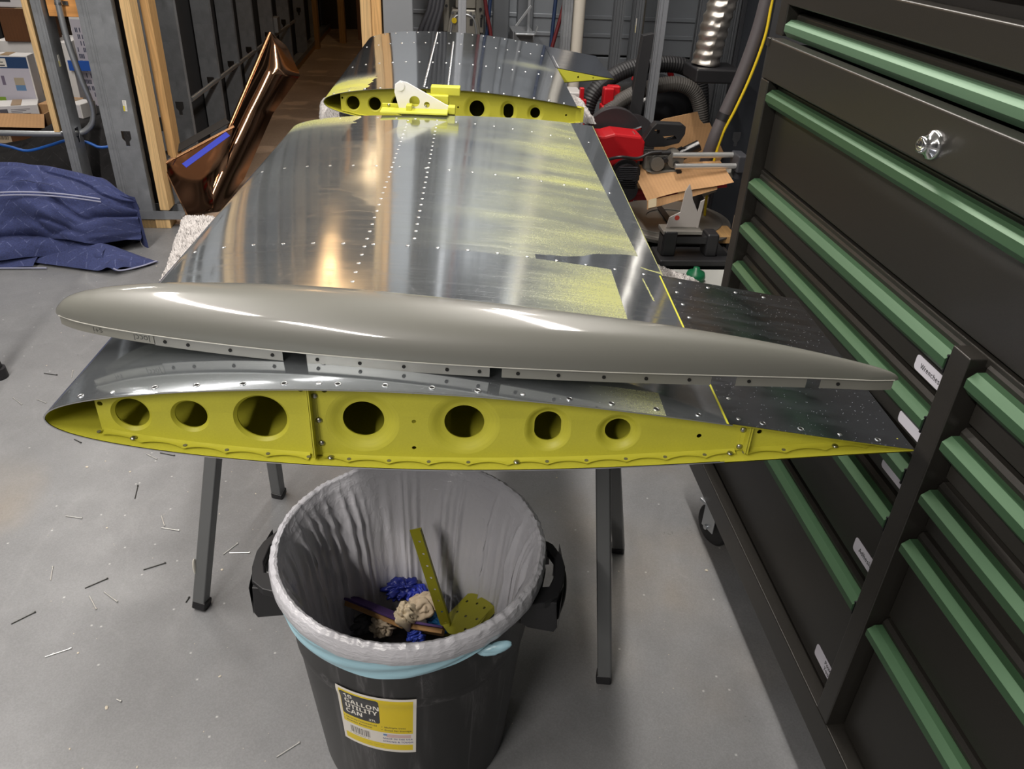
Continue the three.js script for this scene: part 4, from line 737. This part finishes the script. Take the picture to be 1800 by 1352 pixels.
// cardboard
{ const t = thing('cardboard_sheet', 'flat brown cardboard sheet standing behind the saw handle', 'cardboard', [0, 0, -3.28]); const g = ext(shp([[.80, .44], [.93, .528], [1.068, .560], [1.082, .530], [1.102, .512], [1.127, .517], [1.212, .392], [1.10, .08], [.90, .02]]), .005); mesh('board', uvMetres(g), cardMat, t); mesh('board_fold', bx(.93, 1.15, .02, .025, -.0, .10), cardMat, t); }
{ const t = thing('cardboard_flap', 'brown cardboard box flap lying across the saw under its guide rails', 'cardboard');
  const g = grid(12, 8, (u, v) => { const a = [.742, .416, -2.99], b = [1.095, .44, -2.99], c = [1.085, .425, -2.78], d = [.775, .338, -2.80]; const l = a.map((q, i) => q + (b[i] - q) * u), m = d.map((q, i) => q + (c[i] - q) * u); const p = l.map((q, i) => q + (m[i] - q) * v); p[1] += .006 * Math.sin(u * 5) * v; return p; }, (u, v) => [u * .36, v * .25]); mesh('flap', g, cardMat, t);
  mesh('front_flap', grid(10, 4, (u, v) => [.775 + .255 * u, .338 + .066 * u - .03 * v * (1 - .5 * u), -2.80 + .012 * v], (u, v) => [u * .3, v * .05]), cardMat, t); mesh('clear_tape', grid(4, 4, (u, v) => [.778 + .03 * u, .343 + .008 * u - .028 * v, -2.797 + .012 * v + .001]), MP({ color: 0xd8c8a8, roughness: .2, clearcoat: 1 }), t); }
{ const t = thing('storage_tote', 'dark green storage tote with pale rim under the mitre saw', 'tote'); mesh('tub', bx(.83, 1.14, .002, .150, -2.56, -2.30, .012), M(0x0f4a38, .4), t); mesh('rim', bx(.82, 1.15, .150, .165, -2.57, -2.29, .006), M(0xa9aaa6, .4), t); }
tag(mesh('green_bottle', new THREE.LatheGeometry([[0, .166], [.032, .166], [.034, .18], [.03, .196], [.012, .204], [.011, .213], [0, .214]].map(p => new THREE.Vector2(...p)), 24).translate(.89, 0, -2.47), M(0x12633f, .35)), 'small green bottle standing on the pale rim of the tote', 'bottle');
{ const t = thing('wood_offcut', 'small wooden offcut lying by the saw base next to the cabinet', 'wood'); mesh('offcut_block', bx(1.03, 1.14, .18, .21, -2.9, -2.78, .003), woodDarkMat, t); mesh('offcut_stand', bx(1.11, 1.15, .002, .18, -2.9, -2.80), darkGrey, t); }

// ------------------------------------------------------------------ storage room behind the left studs
const quilt = (base, line, k) => tex(512, 512, (x, y) => { const u = x / 512 * 8, v = y / 512 * 8; const zig = Math.abs(((u * 1.0) % 1) - .5) * 1.1, q = ((v + zig * 1.2) % .5) / .5; const st = q < .04 && ((x >> 2) % 3 !== 0) ? 1 : 0; const n = .88 + .24 * hash(x, y, k); return [0, 1, 2].map(i => base[i] * n * (1 - st) + line[i] * st); });
const navyMat = M(0xffffff, .92, 0, { map: reps(quilt([50, 58, 98], [98, 104, 140], 4), .8, .8) });
const blackQuilt = M(0xffffff, .92, 0, { map: reps(quilt([24, 23, 24], [54, 52, 54], 6), .9, .9) });
{ const t = thing('storage_bench', 'low dark bench in the storage room carrying the cardboard boxes', 'bench'); mesh('bench_top', bx(-2.6, -1.52, .215, .235, -4.45, -3.72, .004), darkGrey, t); for (const x of [-2.55, -1.56]) for (const z of [-4.4, -3.77]) mesh('bench_leg', bx(x - .02, x + .02, .001, .215, z - .02, z + .02), darkGrey, t); }
{ const t = thing('moving_blanket', 'black quilted moving blanket draped behind the left studs under the boxes', 'blanket');
  mesh('quilted_cloth', grid(80, 50, (u, v) => { const x = -2.45 + 1.13 * u; const w = .03 * (fbm(u * 9, v * 2.2, 3, 3) - .5) + .015 * (fbm(u * 22, v * 5, 6, 2) - .5); const top = .24 + .115 * smooth(.45, .75, u) - .03 * smooth(.9, 1, u); const s = Math.min(1, v / .8); const y = v < .8 ? .012 + (top - .012) * s : top + .004 * Math.sin(u * 30); const z = v < .8 ? -3.53 - .14 * s * s + w : -3.67 - .35 * (v - .8) / .2 ; return [x, y + w * .5 + (v >= .8 ? .008 : 0), z]; }, (u, v) => [u * 1.1, v * .6]), blackQuilt, t); mesh('hem', tube([[-2.45, .014, -3.525], [-1.9, .016, -3.53], [-1.34, .014, -3.525]], .006, 6), black, t); }
const prn = (bg, draw) => M(0xffffff, .55, 0, { map: canvasTex(256, 256, (c, w, h) => { c.fillStyle = bg; c.fillRect(0, 0, w, h); draw(c, w, h); }) });
function carton(label, x0, x1, y0, y1, z0, z1, mat, turn = 0, face) { const t = thing('carton', label, 'box', [(x0 + x1) / 2, y0, (z0 + z1) / 2], turn); const w = (x1 - x0) / 2, d = (z1 - z0) / 2, h = y1 - y0; mesh('box_body', bx(-w, w, 0, h, -d, d, .003), mat, t); mesh('tape_strip', bx(-.02, .02, h - .0005, h + .001, -d, d), M(0x9a8264, .4), t); if (face) { const f = mesh('box_print', new THREE.BoxGeometry(2 * w * .94, h * .94, .001), face, t); f.position.set(0, h / 2, d + .0006); } return t; }
const printA = prn('#b9b6c2', (c, w, h) => { c.fillStyle = '#1d3c66'; c.fillRect(0, 0, w, 60); c.fillStyle = '#d8d4cc'; c.fillRect(20, 8, 110, 46); c.fillStyle = '#333'; c.fillRect(28, 42, 90, 6); c.fillRect(28, 16, 70, 4); c.fillRect(28, 26, 84, 4); c.fillStyle = '#6d6478'; c.fillRect(20, 110, 40, 24); c.fillRect(75, 100, 20, 50); c.fillStyle = '#a59a86'; c.fillRect(150, 110, 60, 40); c.fillStyle = '#5b7fa6'; c.fillRect(150, 150, 60, 30); c.fillStyle = '#7fa13c'; c.fillRect(0, 215, 70, 41); });
const printB = prn('#c9c7ca', (c, w, h) => { c.fillStyle = '#55525a'; c.fillRect(20, 30, 50, 60); for (let i = 0; i < 5; i++) c.fillRect(90, 36 + i * 16, 120 - (i % 3) * 25, 6); c.fillStyle = '#333'; c.fillRect(20, 150, 80, 70); });
const printC = prn('#b3b0ba', (c, w, h) => { c.fillStyle = '#33394f'; for (let i = 0; i < 14; i++) for (let j = 0; j < 14; j++) if (hash(i, j, 5) > .45) c.fillRect(20 + i * 16, 20 + j * 16, 11, 11); });
{ const t = thing('open_carton', 'open brown carton with one flap folded out at the left end of the storage bench', 'box', [-1.87, .236, -3.87]);
  mesh('front_panel', uvMetres(bx(-.16, .14, 0, .145, .112, .116)), cardDark, t); mesh('back_panel', bx(-.16, .14, 0, .145, -.11, -.106), cardDark, t); mesh('side_panel', bx(.136, .14, 0, .145, -.106, .112), cardMat, t); mesh('side_panel', bx(-.16, -.156, 0, .145, -.106, .112), cardMat, t); mesh('bottom_panel', bx(-.156, .136, 0, .004, -.106, .112), cardMat, t);
  mesh('flap', grid(6, 4, (u, v) => [-.16 + .30 * u + .03 * v * (u - .5), .145 - .045 * v, .117 + .06 * v], (u, v) => [u * .3, v * .1]), cardMat, t); mesh('box_print', new THREE.BoxGeometry(.085, .05, .001).translate(-.07, .04, .1168), prn('#b9a68e', (c, w) => { c.fillStyle = '#3c332c'; for (let i = 0; i < 14; i++) c.fillRect(20 + i * 15, 60, 6 + i % 3 * 2, 120); c.fillRect(20, 20, 180, 14); }), t); }
carton('white and blue printed box standing in the storage room behind the open carton', -2.02, -1.83, .372, .59, -4.02, -3.94, white, .05, printA);
carton('white printed box tilted inside the open carton', -1.97, -1.80, .30, .405, -3.92, -3.80, white, .35, printB);
carton('large plain brown carton in the storage room, topmost behind the white box', -1.99, -1.80, .62, .76, -4.3, -4.12, cardDark, .06);
carton('tall white carton behind the printed box in the storage room', -2.04, -1.72, .237, .62, -4.36, -4.14, white, .0);
carton('brown carton showing between the wooden strip and the conduit', -1.79, -1.66, .236, .40, -4.02, -3.86, cardMat, -.1);
carton('patterned white carton between the two left metal studs', -1.70, -1.58, .237, .73, -4.32, -4.18, white, -.2, printC);
carton('pale grey carton top left above the large brown carton', -2.0, -1.82, .762, .90, -4.3, -4.14, white, .02, printB);
carton('white carton low behind the curved conduit', -1.72, -1.56, .236, .42, -3.90, -3.80, white, -.3, printB);
tag(mesh('blue_tape', [bx(-1.73, -1.56, .50, .545, -4.12, -4.115), bx(-1.61, -1.565, .44, .5, -4.118, -4.114)], M(0x1550a8, .6)), 'bright blue tape band round the cartons behind the conduit', 'tape');
{ const t = thing('conduit', 'bent galvanised steel conduit pipe running low along the left studs then upward', 'conduit'); mesh('pipe', tube([[-3.6, .376, -3.44], [-1.8, .376, -3.44], [-1.52, .377, -3.445], [-1.455, .384, -3.452], [-1.412, .42, -3.455], [-1.396, .48, -3.45], [-1.402, .60, -3.42], [-1.405, .75, -3.385], [-1.403, .90, -3.375], [-1.40, 1.3, -3.38], [-1.40, 2.7, -3.38]], .0115, 14, 200), galv, t); mesh('strap', [rod([-1.4035, .868, -3.379], [-1.4035, .878, -3.379], .0145, 16), bx(-1.40, -1.375, .866, .88, -3.398, -3.394)], chrome, t); }
tag(mesh('network_cable', tube([[-3.5, .30, -3.5], [-1.9, .325, -3.49], [-1.78, .307, -3.49], [-1.72, .291, -3.49], [-1.62, .315, -3.49], [-1.54, .338, -3.49], [-1.46, .332, -3.485], [-1.42, .313, -3.485], [-1.36, .317, -3.49], [-1.30, .31, -3.50]], .006, 8, 120), M(0x1d5bb0, .45)), 'bright blue network cable sagging across the left studs', 'cable');
{ const t = thing('conduit', 'thin steel conduit running level through the hall studs on the left', 'conduit'); mesh('pipe', rod([-1.16, .405, -4.0], [-1.16, .365, -7.2], .011, 12), galv, t); mesh('junction_box', bx(-1.165, -1.125, .40, .50, -6.35, -6.25, .004), galv, t); }

// navy blanket heaped on the floor
{
  const t = thing('moving_blanket', 'navy blue quilted moving blanket heaped on the floor at the left', 'blanket');
  const mound = grid(150, 110, (u, v) => {                    // v: 0 front underside -> 1 back
    const x = -2.25 + 1.055 * u, edge = 1 - smooth(.93, 1, u);
    const topY = (.335 + .012 * Math.sin(u * 9)) - .075 * smooth(.60, .93, u) - .02 * smooth(.2, 0, u);
    const w = .034 * (fbm(u * 8, v * 5, 3, 3) - .5) + .011 * Math.sin(u * 21 + v * 7 + 3 * fbm(u * 4, v * 3, 8, 2)) * (1 - v) - .02 * Math.pow(1 - Math.abs(fbm(u * 6 + v * 2, v * 4, 12, 2) - .5) * 2, 8);
    let y, z;
    if (v < .12) { const s = v / .12; y = .07 + .02 * Math.sin(u * 11) + .015 * s; z = -3.05 + .07 * s; }
    else if (v < .55) { const s = (v - .12) / .43; const bel = Math.sin(PI * Math.min(1, s * 1.1)) * .03; y = .085 + .02 * Math.sin(u * 11) + (topY * .93 - .085) * s; z = -2.98 - .05 * s * s + bel * .5; }
    else if (v < .75) { const s = (v - .55) / .2; y = topY * (.93 + .07 * Math.sin(s * PI / 2)); z = -3.03 - .12 * s; }
    else { const s = (v - .75) / .25; y = topY * (1 - s * s) + .01; z = -3.15 - .22 * s; }
    const ed = 1 - smooth(.88, 1, u); y = y * (.78 + .22 * ed); z = z * ed + -3.13 * (1 - ed); return [x - .02 * (1 - v) + .02 * (1 - ed), y + w, z + w * 1.6];
  }, (u, v) => [u * 1.1, v * .75]);
  const under = grid(110, 40, (u, v) => { const x = -2.25 + .98 * u; const r = .05 + .02 * fbm(u * 6, 3, 4, 2); const a = PI * v; const w = .018 * (fbm(u * 12, v * 4, 9, 3) - .5); return [x, Math.max(.004, .035 + r * Math.sin(a) * 1.1 + w - .03 * smooth(.75, 1, u)), -2.985 + r * .9 * Math.cos(a) * (1 - .3 * u) + w + .03 * Math.sin(u * 14)]; }, (u, v) => [u * 1.1, v * .2]);
  const flap = grid(80, 40, (u, v) => { const A = [-1.56, .012, -2.965], B = [-1.21, .012, -2.86], C = [-1.09, .006, -2.985], D = [-1.40, .05, -3.12]; const p = [0, 1, 2].map(i => (A[i] * (1 - u) + B[i] * u) * (1 - v) + (D[i] * (1 - u) + C[i] * u) * v); const ridge = .055 * Math.sin(PI * v) * Math.sin(PI * Math.min(1, u * 1.02)) ** .6 + .035 * Math.exp(-(((u - .93) / .08) ** 2) - (((v - .15) / .2) ** 2)); p[1] += ridge + .02 * (fbm(u * 6, v * 6, 7, 3) - .4) * (1 - u * .6) * Math.sin(PI * v); return p; }, (u, v) => [u * .45, v * .25]);
  const tail = grid(60, 20, (u, v) => [-2.25 + .72 * u, .006 + .018 * Math.sin(PI * v) + .01 * fbm(u * 8, v * 3, 2, 2), -2.90 - .12 * v - .02 * u], (u, v) => [u * .8, v * .14]);
  mesh('quilted_cloth', [mound, under, flap, tail], navyMat, t);
  const bind = (pts) => tube(pts, .003, 6, 60);
  mesh('stitched_binding', [...[0, .011].map(o => bind(Array.from({ length: 24 }, (_, i) => { const u = i / 23; return [-1.90 + .64 * u, .222 + o + .045 * Math.sin(u * 2.7), -2.978 - .02 * u]; }))), bind(Array.from({ length: 20 }, (_, i) => { const u = i / 19; return [-2.2 + .72 * u, .008, -2.896 - .02 * u]; })), bind([[-1.215, .03, -2.862], [-1.20, .02, -2.868], [-1.14, .014, -2.92], [-1.095, .012, -2.98]])], M(0x8d90a8, .9), t);
}
{ const t = thing('stool_leg', 'black foot of a stand just entering the left edge of the picture', 'stand'); mesh('post', beam([-1.30, .02, -2.12], [-1.36, .5, -2.12], .03, .03), black, t); mesh('foot', rod([-1.30, .001, -2.12], [-1.302, .03, -2.12], .027, 16), black, t); }

// bronze mirrored plastic sheets leaning at the hall corner
{
  const t = thing('bronze_sheet', 'curled shiny bronze mirrored sheet leaning on the left studs with blue tape', 'sheet');
  const br = M(0xa07c62, .12, 1), brE = M(0xb58a66, .25, 1);
  const B = V(-1.108, .012, -3.62), T = V(-.758, .709, -4.0);
  const R = [[0, -1.0, .004, -3.585], [.15, -.955, .05, -3.64], [.3, -.895, .118, -3.71], [.6, -.757, .384, -3.85], [.82, -.632, .538, -3.95], [.93, -.69, .655, -4.0], [1, -.75, .706, -4.0]];
  const rp = v => [1, 2, 3].map(k => interp(R.map(r => [r[0], r[k]]), v));
  mesh('curled_sheet', grid(40, 60, (u, v) => { const l = B.clone().lerp(T, v), q = rp(v), e = V(...q); const p = l.clone().lerp(e, u); const w = l.distanceTo(e); p.z += w * .34 * Math.sin(PI * Math.pow(u, .8)); p.y += .006 * Math.sin(v * 7 + u * 3) * Math.sin(PI * u); return [p.x, p.y, p.z]; }), br, t);
  mesh('rolled_edge', [rod(B.toArray(), T.toArray(), .011, 12), rod([B.x + .02, B.y, B.z + .012], [T.x + .004, T.y - .03, T.z + .01], .005, 8)], brE, t);
  for (let i = 0; i < 34; i++) { const p = B.clone().lerp(T, .06 + i * .0135); const m = mesh('edge_hole', new THREE.SphereGeometry(.0026, 8, 6), M(0xe2b98a, .3, .6), t); m.position.set(p.x + .014, p.y, p.z + .013); }
  const q = thing('bronze_tray', 'folded bronze mirrored panel with a strip of blue tape at the foot of the studs', 'panel');
  mesh('panel_sheet', grid(24, 24, (u, v) => { const a = [-1.155, .262, -3.435], b = [-.913, .354, -3.72], c = [-1.0, .02, -3.62], d = [-1.09, .03, -3.44]; const p = [0, 1, 2].map(i => (a[i] * (1 - u) + b[i] * u) * (1 - v) + (d[i] * (1 - u) + c[i] * u) * v); p[2] -= .07 * Math.sin(PI * v) * Math.sin(PI * u); return p; }), br, q);
  mesh('panel_rim', [beam([-1.160, .258, -3.43], [-.91, .354, -3.715], .010, .010), beam([-1.155, .262, -3.43], [-1.085, .006, -3.435], .005, .004)], brE, q);
  mesh('back_strip', beam([-1.155, .285, -3.465], [-.94, .375, -3.74], .030, .004), M(0x1d1a18, .3), q);
  mesh('blue_tape', beam([-1.082, .243, -3.475], [-.925, .336, -3.655], .024, .003), M(0x1a2fb0, .6), q);
}

// ------------------------------------------------------------------ floor litter
const chromePin = M(0xd5d5d2, .35, .7), darkPin = M(0x4a4a48, .4, .7);
const pinG = rod([-.5, 0, 0], [.5, 0, 0], 1, 8);
{
  const L = [[-.869, -1.483, -.83, -1.474], [-.732, -1.542, -.74, -1.59], [-.652, -1.476, -.635, -1.441], [-.64, -1.434, -.598, -1.423], [-.639, -1.3, -.599, -1.319], [-.481, -1.34, -.457, -1.374], [-.468, -1.345, -.425, -1.344], [-.742, -1.251, -.706, -1.277], [-.725, -1.228, -.699, -1.192], [-.699, -1.238, -.664, -1.21], [-.849, -1.16, -.816, -1.189], [-.751, -1.075, -.711, -1.093], [-.821, -1.277, -.832, -1.316], [-.525, -1.202, -.522, -1.215], [-.282, -.842, -.248, -.867], [-1.21, -2.003, -1.17, -1.966], [-1.18, -2.139, -1.139, -2.128], [-1.091, -2.111, -1.102, -2.151], [-1.141, -1.993, -1.109, -1.974], [-.726, -1.726, -.687, -1.713], [-.759, -1.722, -.727, -1.699], [-.587, -.973, -.578, -.968], [-.965, -1.793, -.942, -1.777], [-1.03, -1.90, -1.0, -1.92], [-.66, -1.745, -.628, -1.742]];
  const order = L.map((p, i) => i).sort((a, b) => L[b][1] - L[a][1]), where = {};
  const rows = ['row of pins nearest the camera', 'second row back', 'middle row of pins', 'fourth row back', 'farthest row by the wing nose'], cols = ['leftmost', 'second from the left', 'middle one', 'second from the right', 'rightmost'];
  for (let r = 0; r < 5; r++) order.slice(r * 5, r * 5 + 5).sort((a, b) => L[a][0] - L[b][0]).forEach((k, c) => where[k] = cols[c] + ' in the ' + rows[r]);
  L.forEach(([x0, z0, x1, z1], i) => {
    const bright = i % 3 !== 1, d = Math.hypot(x1 - x0, z1 - z0);
    const t = thing('rivet_pin', (bright ? 'bright' : 'dull') + ' steel rivet pin, ' + where[i], 'metal pin', [(x0 + x1) / 2, .0014, (z0 + z1) / 2], Math.atan2(-(z1 - z0), x1 - x0), 'loose rivet pins on the floor');
    const m = mesh('shank', pinG, bright ? chromePin : darkPin, t); m.scale.set(d, .0012, .0012);
    const h = mesh('pin_head', pinG, bright ? chromePin : darkPin, t); h.scale.set(.003, .0019, .0019); h.position.x = d / 2; h.position.y = .0006;
  });
}
{ // paint chips and swarf nobody could count
  const g = new THREE.IcosahedronGeometry(1, 0), n = 900, im = new THREE.InstancedMesh(g, M(0xb9b1a2, .8), n), o = new THREE.Object3D();
  for (let i = 0; i < n; i++) { const far = rnd(); const x = rr(-1.9, .6), z = rr(-3.3, -.35); const s = Math.pow(rnd(), 5) * .0030 + .0007; o.position.set(x, s * .3, z); o.scale.set(s * rr(.7, 1.6), s * .4, s); o.rotation.set(0, rr(0, 6), 0); o.updateMatrix(); im.setMatrixAt(i, o.matrix); }
  im.name = 'floor_chips'; im.userData.kind = 'stuff'; shade(im); scene.add(im); tag(im, 'tiny pale paint chips and swarf scattered over the grey floor', 'debris');
}
renderer.render(scene, camera);
